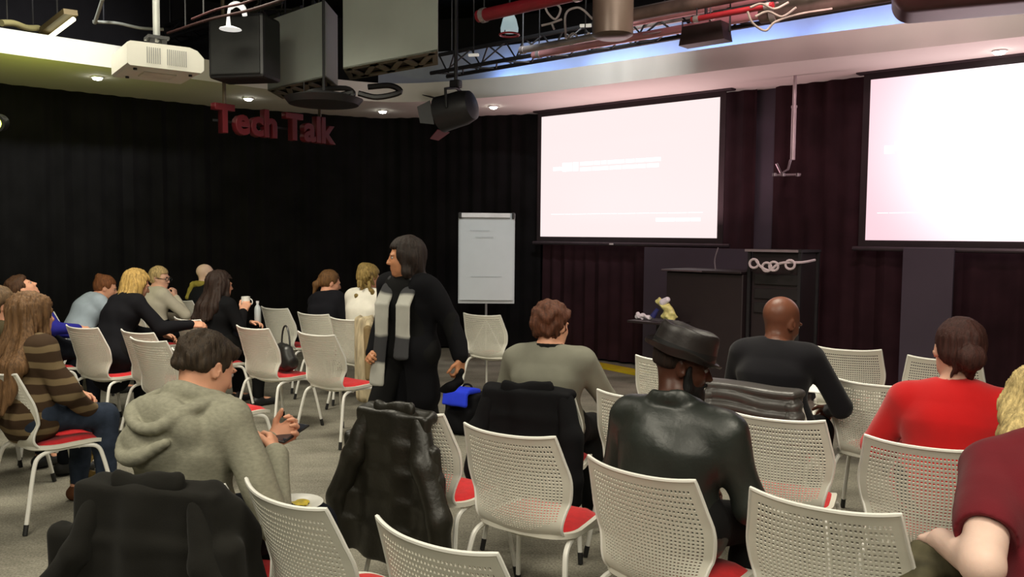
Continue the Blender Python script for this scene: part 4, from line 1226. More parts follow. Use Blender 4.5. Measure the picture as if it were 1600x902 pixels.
J9, b, h = fit((577, 434), 7.75, 31, lean=6, neck=6, headrot=(20, 12, 0), sh=0.18)
p9 = person(b, h, 'person in a plain white top with curly fair hair, behind the walking woman', J9, 'light', res=0.011, top=cloth('white_cotton', '#e6e2d6'), bottom=J_dark, hair=tied_hair(hairm('curly_fair', '#8a7442'), 'topbun', 9, 0.016), topname='shirt', brow=H_bn)
S = Sdf(0.02); c = J9['head']; rnd = random.Random(5)
for k in range(34):
    a = Vector((rnd.gauss(0.04, 0.045), -0.10 + rnd.gauss(0, 0.02), rnd.uniform(-0.20, 0.06))); bq = a + Vector((rnd.uniform(-.02, .02), rnd.uniform(-.02, .02), rnd.uniform(-.05, -.02)))
    S.cap(c + a, c + bq, 0.020, 0.012, k=0.008)
nets(S, 0.009, 'curls', hairm('curly_fair', '#8a7442'), p9)
J2b, b, h = fit((-2, 484), 5.3, 38, lean=4, neck=2, headrot=(0, 0, 0), sh=0.17)
extra_chair('c34', b, h, 'white chair under the brown-haired person cut off at the left edge')
person(b, h, 'person with brown hair cut off by the left edge of the photo', J2b, 'light', res=FR, top=cloth('olive_knit', '#3b3423'), bottom=J_dark,
       hair=tied_hair(hairm('mid_brown', '#5a4630'), 'ponytail', 4, 0.018), topname='sweater', brow=H_bn)

# ---- walking woman
Jx, b, h = fit((633, 402), 5.15, -145, stand=True, lean=3, twist=0, neck=4, headrot=(42, 4, 0), sh=0.165,
            R=((0.22, -0.02, 1.10), (0.20, 0.12, 0.86)), L=((-0.26, -0.08, 1.10), (-0.37, -0.06, 0.87)),
            legs=(((0.09, 0.20, 0.50), (0.09, 0.22, 0.09)), ((-0.09, -0.06, 0.50), (-0.09, -0.28, 0.13))))
Wp, Wh = b, h
H_wk = hairm('dark_chestnut', '#211712')
walk = person(Wp, Wh, 'woman walking to the left in a black coat and long striped scarf', Jx, 'tan', res=0.0085, top=cloth('black_top_jersey', '#121212'), bottom=J_black, shoes=M_shoe,
       hair=long_hair(H_wk, 0.12, 0.085, 6, vol=0.018, wave=0.003, back=0.02), topname='top', brow=H_wk,
       hands={'armL': ((0.0, 0.15, -1), (0.9, 0, 0), 45), 'armR': ((-0.5, 0.8, 0.1), (-0.7, 0, -0.4), 50)})
coatm = cloth('black_coat_wool', '#0f0f12')
S = Sdf(0.03); torso_sdf(S, Jx, 0.017, 1.0, cuff=-0.02, armfat=1.05)
S.cap(Jx['pel'], Jx['pel'] - Vector((0, 0.0, 0.28)), 0.150, 0.165, u=(1, 0, 0), s=1.25, k=0.05)
S.box(Jx['chest'] + Vector((0, 0.22, -0.35)), (0.075, 0.12, 0.55), r=0.01, op='-', k=0.03)
S.cap(Jx['neck0'] + Vector((0, 0.02, 0.05)), Jx['neck0'] + Vector((0, 0.03, 0.2)), 0.075, 0.1, op='-', k=0.02)
S.fn.append(folds(0.008, 12, 12, 7, 3))
nets(S, 0.010, 'coat', coatm, walk)
scarfm = cloth('grey_white_scarf', '#a9a8a0'); stripes(scarfm, '#3a3a3c', 15)
for s in (-1, 1):
    S = Sdf(0.02); n = Jx['neck0']; ch = Jx['chest']
    S.cap(n + Vector((s * 0.05, -0.06, 0.04)), n + Vector((s * 0.085, 0.06, 0.0)), 0.028, k=0.02)
    pts = [n + Vector((s * 0.085, 0.06, 0.0)), ch + Vector((s * 0.085, 0.165, 0.0)), Jx['waist'] + Vector((s * 0.090, 0.165, -0.02)), Jx['pel'] + Vector((s * 0.10, 0.185, -0.02 if s < 0 else -0.20))]
    for p, q in zip(pts[:-1], pts[1:]): S.cap(p, q, 0.018, u=(1, 0, 0), s=3.2, k=0.003)
    S.fn.append(folds(0.0015, 40, 20, 8, 2 + s))
    nets(S, 0.0085, 'scarf', scarfm, walk)

WALK = (Wp, Wh, tuple(Jx['armL'][2] + Vector((0.0, 0.03, -0.14))))
MUG = tuple(J7['armR'][2] + Vector((-0.03, 0.05, 0.09)))
BOT = tuple(J7['armL'][2] + Vector((0.02, 0.07, 0.08)))
# ================================================================== COATS ON CHAIRS
def drape(key, name, label, cat, m, w0=0.20, w1=0.30, zb=0.28, yo=0.0, fn=None, sleeves=True, collar=True, res=0.008, ztop=0.878, wr=0.011, slv=1.0, extra=None):
    b, h, ch = CH[key]
    t = thing(name, label, cat, (b.x, b.y, 0), -h)
    S = Sdf(0.03); yt = -0.325 + yo; n = 5
    S.cap((-w0, yt + 0.025, ztop - 0.028), (w0, yt + 0.025, ztop - 0.028), 0.034, k=0.03)
    for i in range(n):      # the back of the coat: bands widening towards the hem
        t0, t1 = i / n, (i + 1) / n; z0 = ztop - 0.03 - (ztop - zb - 0.03) * t0; z1 = ztop - 0.03 - (ztop - zb - 0.03) * t1
        ww0 = w0 + (w1 - w0) * t0 ** 0.5; ww1 = w0 + (w1 - w0) * t1 ** 0.5
        S.box((0, yt - 0.018 - 0.035 * (t0 + t1) / 2, (z0 + z1) / 2), ((ww0 + ww1) / 2 - 0.02, 0.006, (z0 - z1) / 2), r=0.022, k=0.03)
    if extra: extra(S)
    S.fn.append(vfolds(wr, 21, len(name)))
    if fn: S.fn.append(fn)
    nets(S, res, 'coat_body', m, t)
    if sleeves:
        for s in (-1, 1):
            S = Sdf(0.02)
            pts = [(s * (w0 - 0.02), yt - 0.01, ztop - 0.05), (s * (w0 + 0.03), yt - 0.05, ztop - 0.22), (s * (w1 - 0.03), yt - 0.065, ztop - 0.42), (s * (w1 - 0.03), yt - 0.06, zb + 0.06)]
            for p, q, ra, rb in zip(pts[:-1], pts[1:], (0.042, 0.052, 0.050), (0.052, 0.050, 0.042)): S.cap(p, q, ra * slv, rb * slv, k=0.03)
            S.fn.append(folds(0.004, 22, 22, 14, 3 + s))
            if fn: S.fn.append(fn)
            nets(S, res, 'sleeve', m, t)
    if collar:
        S = Sdf(0.02)
        S.cap((-w0 * 0.55, yt - 0.014, ztop - 0.006), (w0 * 0.55, yt - 0.014, ztop - 0.006), 0.020, u=(0, 0, 1), s=1.9, k=0.02)
        S.fn.append(folds(0.004, 24, 24, 20, 2)); nets(S, res, 'collar', m, t)
    return t
M_wool = cloth('charcoal_wool', '#201f1c', var=0.1, sheen=0.05)
drape('c27', 'wool_coat', 'charcoal wool coat hung over the chair back behind the hoodie man', 'coat', M_wool, 0.19, 0.42, 0.10, slv=0.85,
      extra=lambda S: (S.cap((0.22, -0.28, 0.80), (0.33, -0.24, 0.20), 0.035, 0.05, u=(0, 1, 0), s=1.8, k=0.04), S.cap((0.20, -0.30, 0.85), (0.24, -0.22, 0.70), 0.03, 0.04, k=0.04)))
leather2 = mat('brown_black_leather', hexc('#1d1b14'), rough=0.42, var=0.3, scale=6, bump=0.5, bscale=50, spec=0.5, bdist=0.004)
drape('c28', 'leather_jacket', 'dark leather jacket draped over an empty chair in the centre foreground', 'jacket', leather2, 0.17, 0.32, 0.24)
drape('c25', 'cloth_jacket', 'black cloth jacket hung on the chair of the man in grey', 'jacket', cloth('black_jacket_cloth', '#121214'), 0.21, 0.28, 0.30, res=0.009)
def quilt(P, d):
    z = P[:, 2] + 0.012 * np.sin(P[:, 0] * 12)
    return d - 0.014 * (np.abs(np.sin(z * PI / 0.056)) - 0.35)
puffm = mat('quilted_grey_nylon', hexc('#403d3b'), rough=0.36, var=0.12, scale=6, bump=0.25, bscale=60, spec=0.55)
drape('c26', 'quilted_jacket', 'shiny grey quilted puffer jacket on the chair of the bald man', 'jacket', puffm, 0.22, 0.27, 0.42, fn=quilt, collar=False, res=0.0075, wr=0.003, slv=0.9)
# long cream coat on the right end of a chair behind the walking woman
b, h, _ = CH['c20']
t = thing('cream_coat', 'cream and tan coat hanging from a chair, left of the walking woman', 'coat', (b.x, b.y, 0), -h)
S = Sdf(0.02)
S.cap((0.25, -0.34, 0.86), (0.27, -0.36, 0.20), 0.045, 0.05, u=(1, 0, 0), s=1.5); S.cap((0.20, -0.32, 0.84), (0.20, -0.36, 0.30), 0.03, 0.03); S.cap((0.33, -0.35, 0.82), (0.34, -0.36, 0.12), 0.035, 0.03)
S.cap((0.16, -0.29, 0.872), (0.30, -0.31, 0.87), 0.03)
S.fn.append(folds(0.012, 40, 20, 3, 3)); nets(S, 0.011, 'coat_body', mat('cream_wool', hexc('#b3a587'), rough=0.9, var=0.45, scale=9, stretch=(3, 3, 0.5), bump=0.4), t)
nets(Sdf(0.02).cap((0.35, -0.40, 0.80), (0.37, -0.41, 0.38), 0.035, 0.03), 0.011, 'sleeve', mat('tan_wool', hexc('#7d6a48'), rough=0.9, bump=0.4), t)

# olive coat in the lap of the blonde, bottom right
b, h = CH_M
q = atz(1545, 892, 0.70)
t = thing('olive_jacket', 'crumpled olive jacket in the lap of the blonde, bottom right corner', 'jacket', (q.x + 0.05, q.y - 0.12, 0.03), -h)
S = Sdf(0.04)
S.cap((-0.22, 0.16, 0.655), (0.16, 0.20, 0.66), 0.055, 0.06, u=(0, 1, 0), s=1.7); S.cap((-0.26, 0.10, 0.62), (-0.28, 0.26, 0.36), 0.05, 0.045, u=(0, 1, 0), s=1.9)
S.cap((-0.16, 0.10, 0.69), (0.02, 0.24, 0.70), 0.035, 0.03); S.cap((-0.25, 0.0, 0.60), (-0.29, 0.02, 0.34), 0.045, 0.05)
S.fn.append(folds(0.010, 26, 24, 22, 5)); nets(S, 0.0085, 'jacket_body', mat('olive_canvas', hexc('#4b4630'), rough=0.85, var=0.4, scale=14, bump=0.4), t)
o = nets(Sdf(0.01).cap((-0.27, 0.28, 0.60), (-0.31, 0.02, 0.30), 0.007), 0.005, 'zip', mat('zip_silver', (0.5, 0.5, 0.48), rough=0.3, metal=0.8), t)

# ================================================================== SMALL THINGS AMONG THE SEATS
def local(base, h, p):          # world point -> person's frame
    d = Vector(p) - Vector(base); return Vector((math.cos(h) * d.x - math.sin(h) * d.y, math.sin(h) * d.x + math.cos(h) * d.y, d.z))
# phone
hb, hh = HOODP
wr = toworld(hb, hh, tuple(Jh['armR'][2] + Vector((-0.045, 0.125, 0.045)))); M = rotz(-hh) @ rotX(14)
t = thing('phone', 'small dark phone held by the man in the grey hoodie', 'phone', wr)
MB().box((0, 0, 0), (0.072, 0.145, 0.008), M=M, bev=0.003).build('phone_case', M_blackp, t)
MB().box(M @ Vector((0, 0, 0.0045)), (0.064, 0.132, 0.001), M=M).build('phone_screen', mat('phone_glass', (0.02, 0.022, 0.03), rough=0.08), t)
# paper plate with food
c = toworld(hb, hh, (0.17, 0.33, 0.634))
t = thing('plate', 'white round plate with yellow food on the knee of the man in the hoodie', 'plate', c)
MB().lathe([(0.001, 0.0), (0.060, 0.0), (0.075, 0.006), (0.105, 0.014), (0.107, 0.016), (0.075, 0.0095), (0.060, 0.004), (0.001, 0.003)], 36).build('plate_dish', mat('white_china', (0.75, 0.74, 0.68), rough=0.3), t, smooth=True)
S = Sdf(0.01); rnd = random.Random(2)
for k in range(9): S.ell((rnd.uniform(-.04, .04), rnd.uniform(-.03, .03), 0.010), (0.018, 0.013, 0.008))
nets(S, 0.004, 'food', mat('yellow_food', hexc('#cdb53a'), rough=0.5, var=0.3, scale=40), t)
# mug and bottle of the dark-haired woman
pb_, ph_, J7_ = P7
c = toworld(pb_, ph_, MUG)
t = thing('mug', 'white mug held up beside the dark-haired woman', 'mug', c)
MB().lathe([(0.034, -0.05), (0.040, -0.045), (0.041, 0.05), (0.038, 0.05), (0.036, -0.04), (0.001, -0.04)], 24).build('cup', mat('white_mug_china', (0.8, 0.79, 0.74), rough=0.25), t, smooth=True)
MB().tube([(0.040 + 0.022 * math.sin(a), 0, 0.028 * math.cos(a)) for a in [k * PI / 8 for k in range(9)]], 0.005, 8).build('mug_handle', MATS['white_mug_china'], t, smooth=True)
c = toworld(pb_, ph_, BOT)
t = thing('water_bottle', 'small clear water bottle right of the dark-haired woman in black', 'bottle', c)
MB().lathe([(0.028, -0.09), (0.031, -0.085), (0.031, 0.04), (0.026, 0.065), (0.012, 0.085), (0.012, 0.10)], 20).build('bottle_body', mat('bottle_plastic', (0.55, 0.60, 0.62), rough=0.12, spec=0.8), t, smooth=True)
MB().lathe([(0.014, 0.098), (0.014, 0.118), (0.012, 0.12)], 16).build('cap', mat('white_cap', (0.7, 0.7, 0.7), rough=0.4), t, smooth=True)
# handbag on a seat
b, h, _ = CH['c17']
c = toworld(b, h, (0.02, 0.04, 0.475))
t = thing('handbag', 'black leather handbag standing on a seat, left of the chair with the bright red cushion', 'bag', (c.x, c.y, 0.478), -h - 0.3)
S = Sdf(0.02); S.cap((-0.10, 0, 0.045), (0.10, 0, 0.045), 0.045, u=(0, 1, 0), s=1.5, k=0.03); S.cap((-0.08, 0, 0.17), (0.08, 0, 0.17), 0.05, u=(0, 1, 0), s=1.0, k=0.06); S.cap((-0.10, 0, 0.10), (0.10, 0, 0.10), 0.06, k=0.05)
S.fn.append(folds(0.004, 30, 30, 24, 1)); blk = mat('black_bag_leather', (0.018, 0.018, 0.017), rough=0.38, bump=0.3); nets(S, 0.010, 'bag_body', blk, t)
MB().tube([(0.09 * math.cos(a), 0.01, 0.20 + 0.17 * math.sin(a)) for a in [k * PI / 12 for k in range(13)]], 0.008, 8).build('handle', blk, t, smooth=True)
MB().box((0.0, -0.066, 0.145), (0.035, 0.01, 0.03), bev=0.003).build('clasp', mat('silver_clasp', (0.6, 0.6, 0.58), rough=0.25, metal=0.9), t)
# backpack on the floor, blue cloth on it
c = atz(728, 676, 0.0)
t = thing('backpack', 'black backpack standing on the carpet right of the walking woman', 'bag', (c.x, c.y, 0), -0.5)
S = Sdf(0.03); S.box((0, 0, 0.17), (0.12, 0.06, 0.13), r=0.045); S.box((0, -0.09, 0.12), (0.085, 0.02, 0.07), r=0.03); S.fn.append(folds(0.006, 20, 20, 16, 3))
nets(S, 0.010, 'bag_body', cloth('black_nylon', '#0f0f12', rough=0.7), t)
MB().tube(spline([(-0.06, 0.02, 0.33), (-0.03, 0.02, 0.39), (0.03, 0.02, 0.39), (0.06, 0.02, 0.33)], 5), 0.009, 8).build('handle', MATS['black_nylon'], t, smooth=True)
for s in (-1, 1): MB().tube(spline([(s * 0.09, 0.10, 0.32), (s * 0.11, 0.16, 0.22), (s * 0.10, 0.12, 0.05)], 5), 0.012, 8).build('strap', MATS['black_nylon'], t, smooth=True)
c2 = Vector((c.x, c.y, 0))
t = thing('blue_cloth', 'bright blue folded cloth lying on top of the black backpack', 'cloth', (c.x - 0.02, c.y - 0.03, 0.345), -0.5)
S = Sdf(0.02); S.box((0, -0.02, 0.015), (0.11, 0.08, 0.006), r=0.016, M=rotX(-6)); S.box((0.0, -0.125, -0.035), (0.10, 0.004, 0.045), r=0.016, M=rotX(-12)); S.fn.append(folds(0.004, 22, 18, 14, 2))
nets(S, 0.009, 'cloth_body', cloth('bright_blue_cotton', '#2c40d8', sheen=0.0), t)
# gold bag beside the striped woman's chair
c = atz(140, 768, 0.0)
t = thing('gold_bag', 'shiny gold and cream bag on the floor beyond the striped sweater', 'bag', (c.x, c.y, 0), 0.4)
S = Sdf(0.03); S.cap((-0.05, 0, 0.06), (0.05, 0, 0.06), 0.055, k=0.03); S.cap((-0.03, 0, 0.2), (0.04, 0, 0.25), 0.045, 0.04, k=0.05); S.fn.append(folds(0.010, 34, 34, 26, 3))
nets(S, 0.009, 'bag_body', mat('gold_foil', hexc('#a08a52'), rough=0.32, metal=0.55, var=0.5, scale=16, bump=0.6, bscale=40), t)
MB().tube(spline([(-0.05, 0, 0.26), (-0.02, 0, 0.36), (0.03, 0, 0.36), (0.05, 0, 0.28)], 5), 0.007, 8).build('handle', MATS['gold_foil'], t, smooth=True)
# paper in the hand of the bald man
b, h = BALD
c = toworld(b, h, (0.15, 0.45, 0.775))
t = thing('paper_sheet', 'white folded paper in the hand of the bald man, right of his sleeve', 'paper', c, -h)
MB().box((0, 0, 0), (0.15, 0.21, 0.004), M=rotX(12)).build('sheet', mat('white_paper', (0.8, 0.79, 0.76), rough=0.8), t)
MB().box((0.0, 0.0, 0.006), (0.14, 0.20, 0.002), M=rotX(14)).build('sheet', mat('white_paper', (0.8, 0.79, 0.76), rough=0.8), t)
# black pouch in the walking woman's lower hand
c = toworld(WALK[0], WALK[1], WALK[2])
t = thing('black_pouch', 'floppy black pouch hanging from the lowered hand of the walking woman', 'bag', c)
S = Sdf(0.02); S.cap((0, 0, 0.0), (-0.08, 0.02, -0.05), 0.04, 0.03, u=(0, 0, 1), s=0.8); S.cap((0.0, 0, 0.03), (0.02, 0, 0.07), 0.02); S.fn.append(folds(0.006, 26, 26, 26, 4)); nets(S, 0.009, 'pouch_body', cloth('black_pouch_cloth', '#0e0e10'), t)

# ================================================================== FRONT OF THE ROOM
WR = math.atan2(WD.y, WD.x)
# flipchart
TL = at(717, 342, 9.8); BR = at(803, 471, 9.8)
fw = BR.x - TL.x; fz1 = TL.z; fz0 = BR.z; fx = (TL.x + BR.x) / 2
t = thing('flipchart', 'white flipchart on a stand, left of the left projection screen', 'flipchart', (fx, 9.8, 0), R_(2))
M_board = mat('board_white', (0.62, 0.66, 0.68), rough=0.5, var=0.02)
MB().box((0, 0.02, (fz0 + fz1) / 2 + 0.02), (fw + 0.01, 0.02, fz1 - fz0 + 0.10), bev=0.004).build('board', M_board, t)
mb = MB(); n = 12; m2 = 14
for s in (0, 1):
    for i in range(n + 1):
        for j in range(m2 + 1):
            x = -fw / 2 + 0.012 + (fw - 0.024) * i / n; v = j / m2
            y = -0.006 - 0.014 * (1 - v) ** 2 * (0.6 + 0.4 * math.sin(3 * i / n)) - 0.002 * s
            mb.v.append((x, y, fz0 + 0.012 + (fz1 - fz0 - 0.02) * v))
for s in (0, 1):
    for i in range(n):
        for j in range(m2):
            a = s * (n + 1) * (m2 + 1) + i * (m2 + 1) + j; mb.f.append((a, a + m2 + 1, a + m2 + 2, a + 1)); mb.mi.append(0)
mb.build('paper_pad', mat('flip_paper', (0.70, 0.75, 0.76), rough=0.8, var=0.015), t, smooth=True)
MB().box((-0.02, -0.012, fz1 + 0.042), (fw * 0.9, 0.035, 0.055), bev=0.008).build('clamp_bar', mat('white_clamp', (0.85, 0.85, 0.84), rough=0.4), t)
for s in (-1, 1): MB().box((s * fw * 0.475, -0.008, fz1 + 0.04), (0.035, 0.05, 0.07), bev=0.008).build('clamp_end', M_blackp, t)
mb = MB()
for z, a_, b_ in ((0.86, -0.30, 0.05), (0.78, -0.2, 0.12), (0.30, -0.28, 0.28)):
    mb.box(((a_ + b_) / 2 * fw, -0.026, fz0 + (fz1 - fz0) * z), ((b_ - a_) * fw, 0.001, 0.004))
o = mb.build('pen_line', mat('faint_pen', (0.45, 0.49, 0.50), rough=0.9), t); o['kind'] = 'stuff'
MB().tube([(0, 0.03, 0.52), (0, 0.04, fz0 + 0.1)], 0.014, 8).build('upright', mat('silver_tube', (0.55, 0.55, 0.56), rough=0.3, metal=0.7), t, smooth=True)
for a in (90, 210, 330):
    MB().tube([(0, 0.035, 0.62), (0.38 * math.cos(R_(a)), 0.035 + 0.38 * math.sin(R_(a)), 0.015)], 0.010, 8).build('leg', MATS['silver_tube'], t, smooth=True)

def plane_box(name, label, cat, x0, x1, ytop, off, depth, m, z0=0.0, root=True):
    a = onwall(x0, ytop, off); b = onwall(x1, ytop, off); w = (b - a).length; zt = (a.z + b.z) / 2
    c = (a + b) / 2; t = thing(name, label, cat, (c.x, c.y, z0), WR)
    return t, w, zt
# slate partition behind the lectern
t, w, zt = plane_box('partition', 'flat slate-grey partition board standing behind the lectern', 'partition', 1008, 1182, 388, 0.32, 0.05, M_panel)
MB().box((0, 0, zt / 2), (w, 0.04, zt), bev=0.004).build('board', M_panel, t)
for s in (-1, 1): MB().box((s * w * 0.35, -0.0, 0.02), (0.05, 0.30, 0.04)).build('foot', M_black, t)
t, w, zt = plane_box('partition', 'slate-grey board under the right projection screen, beyond the woman in red', 'partition', 1412, 1492, 388, 0.32, 0.05, M_panel)
MB().box((0, 0, zt / 2), (w, 0.04, zt), bev=0.004).build('board', M_panel, t)
for s in (-1, 1): MB().box((s * w * 0.3, 0, 0.02), (0.05, 0.30, 0.04)).build('foot', M_black, t)
# lectern
a = onwall(1058, 421, 0.95); b = onwall(1182, 421, 0.95); w = (b - a).length; c = (a + b) / 2
M_lec = mat('dark_lectern', (0.016, 0.010, 0.011), rough=0.5)
t = thing('lectern', 'dark boxy lectern below and right of the left screen', 'lectern', (c.x, c.y, 0), WR)
z = a.z
MB().box((0, 0, z / 2), (w - 0.04, 0.5, z - 0.03), bev=0.01).build('cabinet', M_lec, t)
MB().box((-0.02, -0.02, z), (w, 0.56, 0.022), bev=0.004).build('top', M_lec, t)
MB().box((-0.25 * w, -0.305, z + 0.001), (w * 0.52, 0.012, 0.012)).build('edge_strip', mat('dull_metal', (0.22, 0.17, 0.19), rough=0.35, metal=0.6), t)
MB().tube(spline([(0.0, 0.0, z + 0.01), (-0.0, -0.02, z + 0.12), (0.05, -0.05, z + 0.24)], 5), 0.007, 8).build('microphone', mat('mic_grey', (0.25, 0.22, 0.24), rough=0.4), t, smooth=True)
# equipment rack beside it
a = onwall(1184, 391, 0.9); b = onwall(1268, 391, 0.9); w = (b - a).length; c = (a + b) / 2
t = thing('equipment_rack', 'black equipment rack with a pale-edged top shelf, right of the lectern', 'rack', (c.x, c.y, 0), WR)
z = a.z
for s in (-1, 1):
    for q in (-1, 1): MB().box((s * (w / 2 - 0.02), q * 0.22, z / 2), (0.03, 0.03, z)).build('post', M_black, t)
MB().box((0, 0, z), (w, 0.5, 0.025)).build('shelf', M_black, t)
MB().box((-0.02, -0.255, z + 0.0), (w * 0.98, 0.012, 0.024)).build('edge_strip', mat('dull_pink_metal', (0.42, 0.36, 0.38), rough=0.3, metal=0.5), t)
MB().box((0, 0.02, z * 0.52), (w - 0.06, 0.42, z * 0.95), bev=0.01).build('cabinet', M_lec, t)
for k, zz in enumerate((z - 0.28, z - 0.42, z - 0.56)): MB().box((0.02, -0.20, zz), (w * 0.8, 0.03, 0.10), bev=0.004).build('drawer', M_blackp, t)
# white coiled gadget resting at the rack's front
p = onwall(1178, 412, 1.25)
t = thing('cable_coil', 'pale coil of cable and clips at the left of the rack, above the bald head', 'cable', p, WR)
S = []
mb = MB()
for k, (x, z_) in enumerate(((0.0, 0.0), (0.13, -0.03), (0.20, -0.02), (0.36, 0.0))):
    mb.tube([(x + 0.045 * math.cos(a), 0, z_ + 0.042 * math.sin(a)) for a in [j * PI / 7 for j in range(15)]], 0.012, 6)
mb.tube(spline([(0.02, 0, 0.03), (0.08, -0.01, -0.03), (0.16, 0, -0.06), (0.24, 0, 0.0), (0.33, 0, 0.02), (0.42, 0.12, 0.02), (0.46, 0.34, 0.04)], 5), 0.013, 6)
mb.build('coil', mat('pale_cable', (0.62, 0.55, 0.56), rough=0.5), t, smooth=True)
# side table with tissue pack and toy-like bundle
a = atz(1030, 502, 0.86)
p = onwall(1029, 501, 1.5)
t = thing('side_table', 'small dark side table left of the lectern', 'table', (p.x, p.y, 0), WR)
zt = p.z
MB().box((0, 0, zt - 0.012), (0.50, 0.40, 0.024), bev=0.004).build('table_top', M_lec, t)
MB().tube([(0, 0, 0.02), (0, 0, zt - 0.02)], 0.022, 10).build('post', M_black, t, smooth=True)
MB().lathe([(0.20, 0.0), (0.20, 0.012), (0.03, 0.03), (0.03, 0.0)], 24).build('base', M_black, t, smooth=True)
t2 = thing('snack_packet', 'bright yellow and white packet on the side table', 'packet', Vector((p.x, p.y, zt)) + WD * 0.12, WR)
S = Sdf(0.02); S.cap((0, 0, 0.05), (0, 0, 0.13), 0.062, 0.045, u=(1, 0, 0), s=1.25); S.cap((-0.05, 0, 0.15), (-0.12, 0, 0.20), 0.04, 0.03); S.fn.append(folds(0.008, 40, 40, 40, 1)); nets(S, 0.009, 'bag_body', mat('yellow_white_foil', (0.72, 0.66, 0.25), rough=0.3, var=0.5, scale=12), t2)
nets(Sdf(0.02).cap((-0.06, -0.02, 0.19), (-0.01, -0.02, 0.22), 0.038, 0.03), 0.008, 'white_top', mat('white_foil', (0.75, 0.73, 0.8), rough=0.3), t2)
t2 = thing('blue_bottle', 'dark blue bottle lying on the side table left of the yellow packet', 'bottle', Vector((p.x, p.y, zt)) - WD * 0.02, WR)
MB().tube([(-0.02, -0.05, 0.04), (0.03, -0.04, 0.12)], [0.032, 0.02], 12).build('bottle_body', mat('navy_plastic', (0.03, 0.035, 0.16), rough=0.3), t2, smooth=True)
t2 = thing('tissues', 'crumpled white tissues at the left end of the side table', 'tissue', Vector((p.x, p.y, zt)) - WD * 0.14, WR)
S = Sdf(0.02); S.cap((-0.09, -0.02, 0.035), (0.05, -0.02, 0.03), 0.030, 0.024); S.fn.append(folds(0.008, 50, 40, 60, 4)); nets(S, 0.008, 'tissue', mat('white_tissue', (0.75, 0.72, 0.76), rough=0.9), t2)
# hanging bracket with pole
a = onwall(1242, 132, 0.5); b = onwall(1237, 250, 0.5)
t = thing('hanging_bracket', 'pale pole hanging from the bulkhead with a small bracket, between the two screens', 'bracket', (a.x, a.y, b.z - 0.1))
dz = a.z - b.z
M_pp = mat('pale_pole', (0.55, 0.47, 0.50), rough=0.35, metal=0.3)
MB().tube([(0, 0, 0.1), (0, 0, 0.1 + dz * 0.70)], 0.026, 10).tube([(0, 0, 0.1 + dz * 0.70), (0, 0, SOF - b.z + 0.1 - 0.002)], 0.020, 10).build('pole', M_pp, t, smooth=True)
MB().tube([(0, 0, 0.1 + dz * 0.69), (0, 0, 0.1 + dz * 0.72)], 0.032, 10).build('collar', M_pp, t, smooth=True)
mb = MB()
mb.tube([(-0.02, 0, 0.10), (-0.05, -0.02, 0.0), (-0.12, -0.02, -0.04), (-0.17, -0.02, 0.06)], 0.013, 8).tube([(-0.20, -0.02, -0.06), (0.08, -0.02, -0.05)], 0.014, 8)
mb.build('yoke', mat('bracket_metal', (0.32, 0.27, 0.30), rough=0.3, metal=0.7), t, smooth=True)
for x in (-0.19, -0.10, 0.05): MB().lathe([(0.001, -0.02), (0.022, -0.015), (0.022, 0.015), (0.001, 0.02)], 12, (x, -0.03, -0.055)).build('knob', MATS['bracket_metal'], t, smooth=True)
# ================================================================== OVERHEAD GEAR
TOPH = CEIL - 0.02
def rod_up(mb, p, r=0.012, z1=TOPH): mb.tube([p, (p[0], p[1], z1)], r, 8)
# downlights in the bulkhead
def downlight(px, py, label, pw=5.0):
    r = ray(px, py); r = r * ((SOF - CAM_H) / r.z); p = Vector((r.x, r.y, SOF))
    t = thing('downlight', label, 'light', p, 0, 'downlights in the bulkhead')
    MB().lathe([(0.060, -0.001), (0.062, -0.012), (0.045, -0.014), (0.040, -0.002)], 20).build('trim_ring', mat('white_trim', (0.8, 0.8, 0.78), rough=0.4), t, smooth=True)
    MB().lathe([(0.050, -0.013), (0.040, -0.030), (0.001, -0.040)], 20).build('lens', mat('lamp_lens', (0.8, 0.8, 0.8), emit=(1.0, 0.97, 0.86), estr=30), t, smooth=True)
    o = light('downlight_lamp', 'SPOT', (p.x, p.y, SOF - 0.06), 8, (1, 0.9, 0.72), 0.04, aim=(p.x, p.y, 0), spot=100, blend=0.9)
    return p
downlight(152, 120, 'glowing downlight just left of the white projector')
downlight(388, 153, 'glowing downlight right above the red hanging letters')
downlight(598, 173, 'glowing downlight beyond the two grey boxes, left of the black spotlight')
downlight(771, 166, 'glowing downlight just right of the black spotlight')
downlight(1562, 79, 'glowing downlight above the right projection screen')

# white projector hanging on a pole
A = Vector((-2.38, 5.20, 2.65)); rz = math.atan2(0.26, 0.36)
t = thing('projector', 'large white projector hanging on a pole from the ceiling, upper left', 'projector', (-2.38, 5.20, 2.65), rz)
M_pw = mat('projector_white', (0.80, 0.79, 0.70), rough=0.35, var=0.02)
W_, D_, H_ = 0.46, 0.50, 0.150
mb = MB()
prof_ = [(0.0, 0.012), (0.0, H_ - 0.012), (0.02, H_), (0.37, H_ + 0.004), (0.42, H_ - 0.012), (W_, H_ - 0.055), (W_, 0.02), (W_ - 0.02, 0.0), (0.015, 0.0)]
mb.prism(prof_, D_); o = mb.build('case', M_pw, t)
for x0, n in ((0.115, 7), (0.235, 10)):
    for k in range(n):
        MB().box((x0 + k * 0.0125, -0.002, H_ * 0.50), (0.005, 0.006, H_ * 0.66)).build('vent_slat', mat('vent_grey', (0.36, 0.36, 0.34), rough=0.5), t)
MB().lathe([(0.055, 0), (0.055, 0.03), (0.042, 0.035), (0.001, 0.028)], 24, (0.11, D_ + 0.0, H_ * 0.5), M=rotX(-90)).build('lens', M_blackp, t, smooth=True)
MB().box((W_ / 2, D_ * 0.5, -0.004), (0.20, 0.18, 0.01), bev=0.003).build('hatch', mat('hatch_cream', (0.72, 0.70, 0.60), rough=0.4), t)
